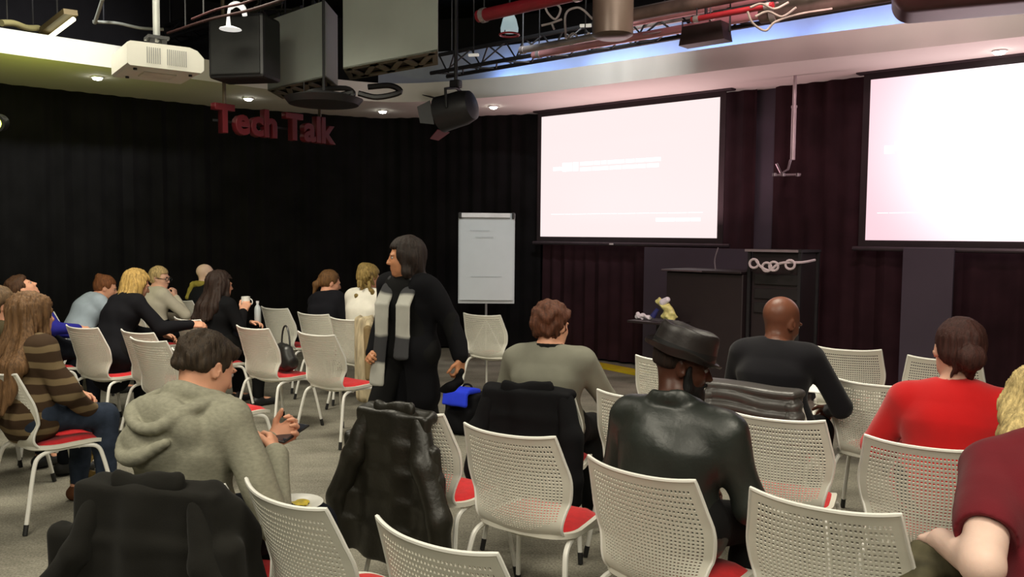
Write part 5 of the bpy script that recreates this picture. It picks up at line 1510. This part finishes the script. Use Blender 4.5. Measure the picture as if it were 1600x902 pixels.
for x, y in ((0.06, 0.08), (0.40, 0.10), (0.08, 0.42)): MB().lathe([(0.012, -0.012), (0.012, 0.0)], 10, (x, y, 0)).build('foot', M_black, t)
M_pole = mat('grey_pole', (0.30, 0.31, 0.29), rough=0.4, metal=0.4)
mb = MB().box((W_ * 0.5, D_ * 0.5, H_ + 0.030), (0.26, 0.12, 0.02)).box((W_ * 0.42, D_ * 0.5, H_ + 0.055), (0.03, 0.10, 0.05)).box((W_ * 0.58, D_ * 0.5, H_ + 0.055), (0.03, 0.10, 0.05)).box((W_ * 0.5, D_ * 0.5, H_ + 0.085), (0.13, 0.13, 0.02))
mb.build('mount', M_black, t)
MB().tube([(W_ * 0.5, D_ * 0.5, H_ + 0.09), (W_ * 0.5, D_ * 0.5, TOPH - 2.65)], 0.022, 10).build('pole', M_pole, t, smooth=True)

# the two grey boxes with notched undersides
M_gb = mat('grey_green_paint', hexc('#9aa097'), rough=0.6, var=0.06, scale=2.5)
M_gb2 = mat('grey_olive_frame', hexc('#625f4c'), rough=0.7, var=0.08)
M_cut = mat('dark_opening', hexc('#2b2a20'), rough=0.9)
def hang_box(p0, p1, zb, H, D, label):
    p0 = Vector(p0); p1 = Vector(p1); d = (p1 - p0); L = d.length; a = math.atan2(d.y, d.x)
    t = thing('hanging_box', label, 'box', (p0.x, p0.y, zb), a, 'grey boxes under the ceiling')
    MB().box((L / 2, 0.008, H / 2), (L, 0.016, H)).build('face_panel', M_gb, t)
    MB().box((L - 0.008, D / 2, H / 2), (0.016, D - 0.034, H)).build('end_panel', M_gb, t)
    MB().box((0.008, D / 2, H / 2), (0.016, D - 0.034, H)).build('end_panel', M_gb, t)
    MB().box((L / 2, D - 0.008, H / 2), (L, 0.016, H)).build('back_panel', M_gb, t)
    MB().box((L / 2, D / 2, H - 0.01), (L - 0.034, D - 0.034, 0.016)).build('top_panel', M_gb, t)
    MB().box((L / 2, D / 2, 0.03), (L - 0.034, D - 0.034, 0.012)).build('inner_floor', M_cut, t)
    # lattice of the underside
    n = 3; w = (L - 0.1) / n; y0, y1 = 0.03, D - 0.03
    MB().box((L / 2, 0.035, 0.006), (L, 0.07, 0.014)).box((L / 2, D - 0.035, 0.006), (L, 0.07, 0.014)).box((0.03, D / 2, 0.006), (0.06, D, 0.013)).box((L - 0.03, D / 2, 0.006), (0.06, D, 0.013)).build('bottom_frame', M_gb2, t)
    for k in range(n * 2 + 1):
        xa = 0.05 + k * w / 2; up = k % 2 == 0
        xb = xa + (w / 2) * 0.98
        if k == n * 2: break
        A_, B_ = ((xa, y0), (xb, y1)) if up else ((xa, y1), (xb, y0))
        dd = Vector((B_[0] - A_[0], B_[1] - A_[1], 0)); an = math.atan2(dd.y, dd.x)
        MB().box(((A_[0] + B_[0]) / 2, (A_[1] + B_[1]) / 2, 0.005), (dd.length, 0.075, 0.012), M=rotz(an)).build('brace', M_gb2, t)
    for x in (L * 0.2, L * 0.8):
        MB().tube([(x, D / 2, H), (x, D / 2, TOPH - zb)], 0.012, 8).build('hanger', M_black, t)
        MB().box((x, D / 2 - 0.12, H + 0.02), (0.05, 0.10, 0.05), bev=0.004).build('clamp', M_black, t)
    SH = Matrix(((1, -0.98, 0, 0), (0, 1, 0, 0), (0, 0, 1, 0), (0, 0, 0, 1)))      # the units run skew to their faces
    for ch_ in t.children: ch_.data.transform(SH)
hang_box((-2.38, 8.15), (-1.66, 7.43), 3.0, 0.66, 0.36, 'grey-green hanging box with triangular cut-outs, the left and farther one')
hang_box((-1.43, 7.07), (-0.575, 6.36), 3.0, 0.72, 0.36, 'grey-green hanging box with triangular cut-outs, the right and nearer one')

# hanging black loudspeaker cabinet between projector and boxes
p = at(372, 123, 7.2)
t = thing('loudspeaker', 'black loudspeaker cabinet hanging above the red letters', 'loudspeaker', p, R_(-12))
MB().box((0, 0.12, 0.27), (0.52, 0.32, 0.54), bev=0.03).build('cabinet', M_black, t)
MB().box((0, -0.045, 0.27), (0.46, 0.012, 0.48), bev=0.01).build('grille', mat('speaker_grille', (0.013, 0.014, 0.013), rough=0.8, bump=0.8, bscale=200), t)
MB().tube([(0, 0.12, 0.54), (0, 0.12, TOPH - p.z)], 0.015, 8).build('hanger', M_black, t)
# white dish lamp above it
p = at(360, 45, 6.9)
t = thing('lamp', 'small white curved lamp above the black loudspeaker', 'lamp', p, R_(10))
M_wl = mat('white_lamp_enamel', (0.85, 0.85, 0.82), rough=0.3, emit=(1, 1, 0.96), estr=0.5)
MB().lathe([(0.001, 0.025), (0.03, 0.02), (0.085, 0.0), (0.088, -0.006), (0.03, 0.006), (0.001, 0.008)], 24).build('shade', M_wl, t, smooth=True)
MB().tube([(-0.015, 0, 0.02), (-0.015, 0, 0.10)], [0.02, 0.012], 10).build('stem', M_wl, t, smooth=True)
MB().tube(spline([(-0.015, 0, 0.10), (0.0, 0, 0.17), (0.05, 0, 0.20), (0.10, 0, 0.17), (0.115, 0, 0.11)], 5), [0.012] * 5 + [0.024] * 12 + [0.02] * 4, 10).build('arm', M_wl, t, smooth=True)
MB().tube([(0.03, 0, 0.20), (0.03, 0, TOPH - p.z)], 0.006, 6).build('hanger', M_black, t)

# red hanging letters
M_letr = mat('dark_red_letter', hexc('#5c1018'), rough=0.5, var=0.1)
pa = at(333, 204, 7.5); pb2 = at(522, 218, 8.5)
d = pb2 - pa; d.z = 0; L = d.length; ang = math.atan2(d.y, d.x); zb = pa.z
t = thing('hanging_sign', 'dark red three-dimensional letters hanging from two rods before the left curtain', 'sign', (pa.x, pa.y, zb), ang)
fs = 0.34; chars = 'Tech Talk'; xs = 0; objs = []
for ch_ in chars:
    if ch_ == ' ': xs += 0.10; continue
    cu = bpy.data.curves.new('letter', 'FONT'); cu.body = ch_; cu.size = fs; cu.extrude = 0.035; cu.bevel_depth = 0.006; cu.offset = 0.008; cu.resolution_u = 3
    ob = bpy.data.objects.new('letter_tmp', cu); col.objects.link(ob)
    me = bpy.data.meshes.new_from_object(ob); bpy.data.objects.remove(ob, do_unlink=True)
    w = max(v.co.x for v in me.vertices); w0_ = min(v.co.x for v in me.vertices)
    if not me.materials: me.materials.append(M_letr)
    else: me.materials[0] = M_letr
    o = bpy.data.objects.new('letter', me); col.objects.link(o); o.parent = t
    me.transform(Matrix.Translation((-w0_, 0, 0)))
    o.rotation_euler = (PI / 2, 0, 0); objs.append((o, xs, w - w0_)); xs += (w - w0_) + 0.008
sc_ = L / xs
for o, x, w in objs: o.location = (x * sc_, 0, 0.0); o.scale = (sc_, 1, 1)
for ch_, px_ in (('T', 349), ('l', 497)):
    q = (px_ - 333) / 189.0 * L
    MB().tube([(q, 0.0, 0.13), (q, 0.0, SOF + 0.6 - zb)], 0.017, 8).tube([(q, 0, SOF + 0.6 - zb), (q, 0, TOPH - zb)], 0.010, 8).build('rod', mat('brown_rod', hexc('#4a3e28'), rough=0.5), t, smooth=True)
MB().box((L / 2, 0.05, 0.10), (L * 0.96, 0.012, 0.02)).build('rail', M_black, t)

# black stage spotlight with barn doors
p = at(712, 172, 7.6)
t = thing('stage_spotlight', 'black stage spotlight with barn doors before the bulkhead, above the flipchart', 'spotlight', p, R_(-25))
MB().lathe([(0.06, 0.20), (0.13, 0.17), (0.155, 0.08), (0.160, -0.10), (0.165, -0.16), (0.150, -0.16), (0.145, -0.10)], 28, M=rotY(78) @ rotX(0)).build('housing', M_black, t, smooth=True)
MB().tube([(0.0, -0.17, 0), (0.0, -0.19, 0.16), (0.0, 0, 0.20), (0.0, 0.19, 0.16), (0.0, 0.17, 0)], 0.014, 8).build('yoke', M_black, t, smooth=True)
MB().box((0.0, 0, 0.23), (0.10, 0.07, 0.07), bev=0.01).build('clamp', M_black, t)
MB().tube([(0, 0, 0.26), (0, 0, TOPH - p.z)], 0.018, 8).build('hanger', M_black, t)
M_barn = mat('pinkish_barn_door', hexc('#6b2f38'), rough=0.5)
for a in (0, 90, 180, 270):
    Mx = rotY(78) @ rotZ(a)
    mb = MB(); q = [Vector((-0.11, 0.15, -0.16)), Vector((0.11, 0.15, -0.16)), Vector((0.075, 0.20, -0.27)), Vector((-0.075, 0.20, -0.27))]
    vs = [Mx @ v for v in q] + [Mx @ (v + Vector((0, 0.006, 0))) for v in q]
    mb.add(vs, [(0, 1, 2, 3), (7, 6, 5, 4), (0, 4, 5, 1), (1, 5, 6, 2), (2, 6, 7, 3), (3, 7, 4, 0)]); mb.build('barn_door', M_barn if a in (0, 270) else M_black, t)

# yellow-green stage lamp at the left edge
p = at(-4, 192, 7.0)
t = thing('stage_lamp', 'glowing yellow-green stage lamp at the left edge of the photo', 'spotlight', p, 0)
MB().lathe([(0.05, 0.10), (0.07, 0.07), (0.075, -0.06), (0.06, -0.06)], 20, M=rotX(-80) @ rotY(-12)).build('housing', M_black, t, smooth=True)
MB().lathe([(0.058, -0.05), (0.045, -0.065), (0.001, -0.075)], 20, M=rotX(-80) @ rotY(-12)).build('lens', mat('yellow_lens', (0.5, 0.6, 0.05), emit=(0.85, 1.0, 0.08), estr=9), t, smooth=True)
MB().tube([(0, 0, 0.05), (0, 0, TOPH - p.z)], 0.014, 8).build('hanger', M_black, t)
light('stage_lamp_glow', 'SPOT', p + Vector((0.02, 0.16, 0.0)), 45, (0.75, 0.85, 0.10), 0.06, aim=p + Vector((-0.4, 3.0, 0.4)), spot=140, blend=1.0)

# fluorescent tube fitting
a = at(78, 58, 6.6); b = at(115, 30, 6.3)
t = thing('tube_light', 'glowing fluorescent tube in a slanting fitting, top left', 'light', a)
d = b - a
MB().tube([(0, 0, 0), d], 0.016, 10).build('tube', mat('tube_glow', (0.9, 0.9, 0.8), emit=(1, 0.95, 0.62), estr=3), t, smooth=True)
MB().box(d / 2 + Vector((-0.04, 0.02, 0.05)), (d.length * 1.1, 0.10, 0.04), M=Vector((1, 0, 0)).rotation_difference(d.normalized()).to_matrix()).build('fitting', mat('brown_fitting', hexc('#4b3f22'), rough=0.6), t)
MB().tube([d / 2 + Vector((-0.04, 0.02, 0.07)), (d / 2) + Vector((-0.04, 0.02, TOPH - a.z))], 0.006, 6).build('hanger', M_black, t)

# cylinder lamp
p = at(957, 60, 5.6)
t = thing('cylinder_light', 'large cylindrical spotlight body hanging at the top centre', 'light', p)
MB().lathe([(0.10, 0.0), (0.135, 0.02), (0.135, 0.62), (0.12, 0.64), (0.09, 0.02)], 32).build('housing', mat('warm_grey_can', hexc('#5a4a42'), rough=0.35, metal=0.3), t, smooth=True)
MB().lathe([(0.10, 0.012), (0.06, 0.03), (0.001, 0.035)], 24).build('lens', M_blackp, t, smooth=True)
MB().tube([(0, 0, 0.63), (0, 0, TOPH - p.z)], 0.02, 8).build('hanger', M_black, t)
# dark flood box
p = at(1095, 66, 6.4)
t = thing('flood_light', 'dark rectangular floodlight before the blue-lit cove', 'light', p, WR)
mb = MB(); mb.prism([(-0.19, 0.0), (0.19, 0.0), (0.16, 0.14), (-0.16, 0.14)], 0.14); mb.build('housing', mat('brown_black_metal', hexc('#2c1c1c'), rough=0.5), t)
MB().tube([(-0.20, 0.07, 0.06), (-0.20, 0.07, 0.20), (0.20, 0.07, 0.20), (0.20, 0.07, 0.06)], 0.010, 8).build('yoke', M_black, t)
MB().tube([(0, 0.07, 0.20), (0, 0.07, TOPH - p.z)], 0.012, 8).build('hanger', M_black, t)
# big rounded wine-dark case at the top right
p = at(1503, 14, 4.6)
t = thing('loudspeaker', 'large rounded dark wine-coloured case hanging at the top right', 'loudspeaker', p, R_(-24))
S = Sdf(0.05); S.box((0.1, 0.15, 0.22), (0.34, 0.12, 0.10), r=0.11)
nets(S, 0.014, 'case_body', mat('wine_dark_case', hexc('#4c2a2e'), rough=0.4, var=0.15), t)
MB().tube([(0.1, 0.15, 0.40), (0.1, 0.15, TOPH - p.z)], 0.02, 8).build('hanger', M_black, t)
# silver-blue pendant with red ring
p = at(796, 50, 6.8)
t = thing('pendant_lamp', 'small silver bell-shaped lamp with a red rim, right of the grey boxes', 'lamp', p)
MB().lathe([(0.070, 0.0), (0.072, 0.03), (0.055, 0.10), (0.03, 0.15), (0.001, 0.165)], 24).build('shade', mat('silver_glow_shade', (0.55, 0.65, 0.66), rough=0.2, metal=0.3, emit=(0.6, 0.8, 0.85), estr=0.35), t, smooth=True)
MB().tube([(0.078 * math.cos(a), 0.078 * math.sin(a), -0.022) for a in [k * PI / 12 for k in range(25)]], 0.008, 8).build('rim', mat('red_rim', hexc('#a3323c'), rough=0.4), t, smooth=True)
for a in (0, 120, 240): MB().tube([(0.07 * math.cos(R_(a)), 0.07 * math.sin(R_(a)), 0.0), (0.076 * math.cos(R_(a)), 0.076 * math.sin(R_(a)), -0.022)], 0.004, 6).build('strut', M_black, t)
MB().tube([(0, 0, 0.16), (0, 0, TOPH - p.z)], 0.008, 8).build('hanger', M_black, t)

# pipes and conduits running along the screen wall
P_red = mat('red_pipe_paint', hexc('#7a1520'), rough=0.5)
P_gry = mat('galvanised_conduit', (0.42, 0.38, 0.37), rough=0.35, metal=0.6, var=0.2)
P_pnk = mat('pinkish_pipe', (0.50, 0.24, 0.25), rough=0.35, metal=0.3)
P_brn = mat('brown_duct_wrap', (0.16, 0.11, 0.095), rough=0.5, metal=0.3, var=0.4, scale=6)
def run(px, py, Y, l0, l1, r, m, name, label, cat='pipe', group=None, fl=True):
    c = at(px, py, Y); z1 = CEIL
    t = thing(name, label, cat, c, WR, group)
    MB().tube([(-l0, 0, 0), (l1, 0, 0)], r, 12).build('tube', m, t, smooth=True)
    for k in (-l0 * 0.8, l1 * 0.9):
        MB().tube([(k - 0.02, 0, 0), (k + 0.02, 0, 0)], r * 1.18, 12).build('clamp', P_gry, t, smooth=True)
        MB().tube([(k, 0, r), (k, 0, TOPH - c.z)], 0.006, 6).build('hanger', M_black, t)
    return t
run(790, 16, 6.4, 0.28, 0.75, 0.048, P_red, 'sprinkler_pipe', 'bright red pipe end right of the nearer grey box, at the top edge')
run(830, 76, 7.3, 0.12, 1.0, 0.030, P_gry, 'conduit', 'short silver conduit with an elbow, left of the cylindrical spotlight')
run(880, 78, 7.6, 0.35, 3.2, 0.034, P_pnk, 'conduit', 'pinkish conduit just behind the silver one and the cylindrical spotlight')
run(1000, 22, 6.5, 0.25, 1.9, 0.050, P_brn, 'duct', 'brown wrapped duct right of the cylindrical spotlight, lowest of its bundle')
run(1020, 14, 6.9, 0.45, 1.3, 0.042, P_gry, 'conduit', 'thick silver conduit at the top edge right of the cylindrical spotlight')
run(1040, 26, 7.3, 0.55, 1.9, 0.032, P_pnk, 'conduit', 'salmon conduit running behind the rectangular floodlight')
run(1010, 40, 7.8, 0.5, 0.9, 0.024, P_gry, 'conduit', 'thin silver conduit low before the cove, left of the floodlight')
run(1120, 24, 6.05, 0.2, 0.42, 0.022, mat('bright_red_tube', hexc('#8a1a22'), rough=0.45), 'sprinkler_pipe', 'thin bright red pipe above the rectangular floodlight')
run(1300, 4, 5.7, 0.5, 1.3, 0.062, P_brn, 'duct', 'fat brown duct at the top edge, left of the wine-dark case')
run(1250, -2, 6.3, 0.7, 1.2, 0.030, P_gry, 'conduit', 'silver conduit above the fat brown duct')
# dark red crossing pipe and brown pipe at the upper left
for (a_, b_, r, m, lb) in (((300, 30, 6.4), (430, -14, 5.9), 0.009, mat('dim_red_pipe', hexc('#2e0b0e')), 'thin dark red pipe crossing behind the white lamp, top left'),
                        ((262, 52, 6.8), (470, -10, 6.0), 0.011, mat('maroon_pipe', hexc('#240b0a'), rough=0.6), 'maroon pipe between the projector pole and the grey box'),
                        ((145, 34, 7.2), (255, 46, 7.6), 0.014, mat('pale_conduit', (0.35, 0.36, 0.30), rough=0.4, metal=0.3), 'pale bent conduit left of the projector pole'),
                        ((2, 36, 6.2), (60, 44, 6.6), 0.024, mat('olive_cable', hexc('#8a8560'), rough=0.5), 'pale olive cable bundle at the top left corner')):
    a = at(*a_); b = at(*b_); t = thing('ceiling_pipe', lb, 'pipe', a); d = b - a
    mid = [d * 0.33 + Vector((0, 0, 0.01)), d * 0.66 - Vector((0, 0, 0.01))]
    MB().tube(spline([(0, 0, 0), mid[0], mid[1], d], 4), r, 10).build('tube', m, t, smooth=True)
    for f in (0.15, 0.85): MB().tube([d * f, Vector((d.x * f, d.y * f, TOPH - a.z))], 0.006, 6).build('hanger', M_black, t)
a = at(148, 36, 7.2); b = at(160, 0, 7.0)
t = thing('ceiling_pipe', 'short pale conduit rising to the ceiling left of the projector pole', 'pipe', a); MB().tube([(0, 0, 0), b - a, Vector(((b - a).x, (b - a).y, TOPH - a.z))], 0.016, 8).build('tube', MATS['pale_conduit'], t, smooth=True)
# dark truss grid above everything
def truss(px, py, Y, l0, l1, label):
    c = at(px, py, Y); t = thing('lighting_truss', label, 'truss', c, WR)
    for y, z in ((0, 0), (0.25, 0), (0.125, 0.22)): MB().tube([(-l0, y, z), (l1, y, z)], 0.022, 8).build('chord', M_black, t, smooth=True)
    k = -l0; i = 0; mb = MB()
    while k < l1 - 0.25:
        q = [(0, 0), (0.25, 0), (0.125, 0.22)]
        for j in range(3):
            a_, b_ = q[j], q[(j + 1) % 3]
            if i % 2: a_, b_ = b_, a_
            mb.tube([(k, a_[0], a_[1]), (k + 0.25, b_[0], b_[1])], 0.009, 6)
        k += 0.25; i += 1
    o = mb.build('lacing', M_black, t); o['kind'] = 'stuff'
    for x in (-l0 + 0.2, (l1 - l0) / 2, l1 - 0.2): MB().tube([(x, 0.125, 0.22), (x, 0.125, TOPH - c.z)], 0.008, 6).build('hanger', M_black, t)
truss(800, 92, 8.6, 1.2, 4.6, 'black lighting truss before the cove, right of the grey boxes')
truss(400, 16, 9.3, 2.4, 0.5, 'black lighting truss behind the projector and the grey boxes')
# hanging cable loops and clipped fittings
def cables(name, label, pts_list, m, r=0.009):
    a = at(*pts_list[0][0]); t = thing(name, label, 'cable', a)
    for pl in pts_list:
        P_ = [at(*q) - a for q in pl]
        MB().tube(spline(P_, 5), r, 6).build('cable', m, t, smooth=True)
    q = Vector(P_[0]); MB().tube([q, (q.x, q.y, TOPH - a.z)], 0.005, 6).build('hanger', M_black, t)
rnd = random.Random(11)
PC = mat('pale_cable_sheath', (0.45, 0.40, 0.40), rough=0.4, var=0.3)
cables('cable_loops', 'looping cables on the truss left of the cylindrical spotlight', [
    [(850, 5, 6.9), (856, 20, 6.9), (868, 30, 6.9), (876, 14, 6.9), (866, 4, 6.9)], [(846, 40, 6.9), (862, 36, 6.9), (878, 30, 6.9)], [(862, 36, 6.9), (866, 46, 6.9)],
    [(884, 60, 6.8), (884, 22, 6.8), (900, 12, 6.8), (912, 16, 6.8), (926, 30, 6.8)], [(884, 62, 7.0), (896, 52, 7.0), (904, 64, 7.0), (890, 70, 7.0)], [(914, 60, 7.0), (920, 52, 7.0), (926, 64, 7.0)]], PC)
cables('cable_loops', 'tangled pale cables above the cove, right of the floodlight', [
    [(1168, 18, 5.35), (1176, 36, 5.35), (1196, 48, 5.35), (1212, 34, 5.35), (1250, 22, 5.35), (1300, 14, 5.35)], [(1172, 12, 5.35), (1190, 6, 5.35), (1210, 14, 5.35), (1232, 4, 5.35)],
    [(1180, 26, 5.35), (1200, 18, 5.35), (1222, 26, 5.35), (1244, 12, 5.35)], [(1004, 54, 6.9), (1030, 50, 6.9), (1060, 42, 6.9), (1092, 36, 6.9)], [(1110, 32, 6.6), (1130, 26, 6.6), (1158, 24, 6.6)]], mat('dull_cable_sheath', (0.22, 0.17, 0.15), rough=0.5, var=0.5), 0.0075)
cables('cable_loops', 'dark round cable coil hanging under the grey boxes', [
    [(470, 152, 7.7), (510, 158, 7.8), (550, 150, 7.8), (540, 138, 7.8), (490, 142, 7.7), (470, 152, 7.7)], [(560, 146, 7.6), (590, 152, 7.6), (625, 144, 7.6), (610, 134, 7.6), (575, 136, 7.6)], [(475, 148, 7.7), (512, 152, 7.8), (552, 144, 7.8)]], M_blackp, 0.026)
p = at(506, 160, 7.35)
t = thing('fan_housing', 'dark lozenge-shaped housing under the left grey box', 'housing', p, R_(-44))
MB().lathe([(0.05, -0.05), (0.30, -0.02), (0.34, 0.03), (0.20, 0.07), (0.02, 0.08)], 28).build('housing', M_black, t, smooth=True)
MB().tube([(0, 0, 0.07), (0, 0, TOPH - p.z)], 0.012, 8).build('hanger', M_black, t)
# small bright fittings on the truss
for i, (x, y, Y, lb) in enumerate(((740, 86, 7.9, 'tiny bright fitting on the truss just right of the nearer grey box'), (408, 86, 8.4, 'tiny bright fitting left of the farther grey box'), (915, 40, 7.2, 'tiny bright fitting left of the cylindrical spotlight'))):
    p = at(x, y, Y); t = thing('clip_fitting', lb, 'fitting', p, R_(-10))
    MB().box((0, 0, 0), (0.10, 0.03, 0.025), bev=0.006).build('body', mat('bright_fitting', (0.8, 0.78, 0.72), rough=0.3, emit=(1, 0.97, 0.85), estr=0.3), t)
    MB().tube([(0, 0, 0), (0, 0, TOPH - p.z)], 0.006, 6).build('hanger', M_black, t)
# pinkish light on the screen side comes from the added lamps above
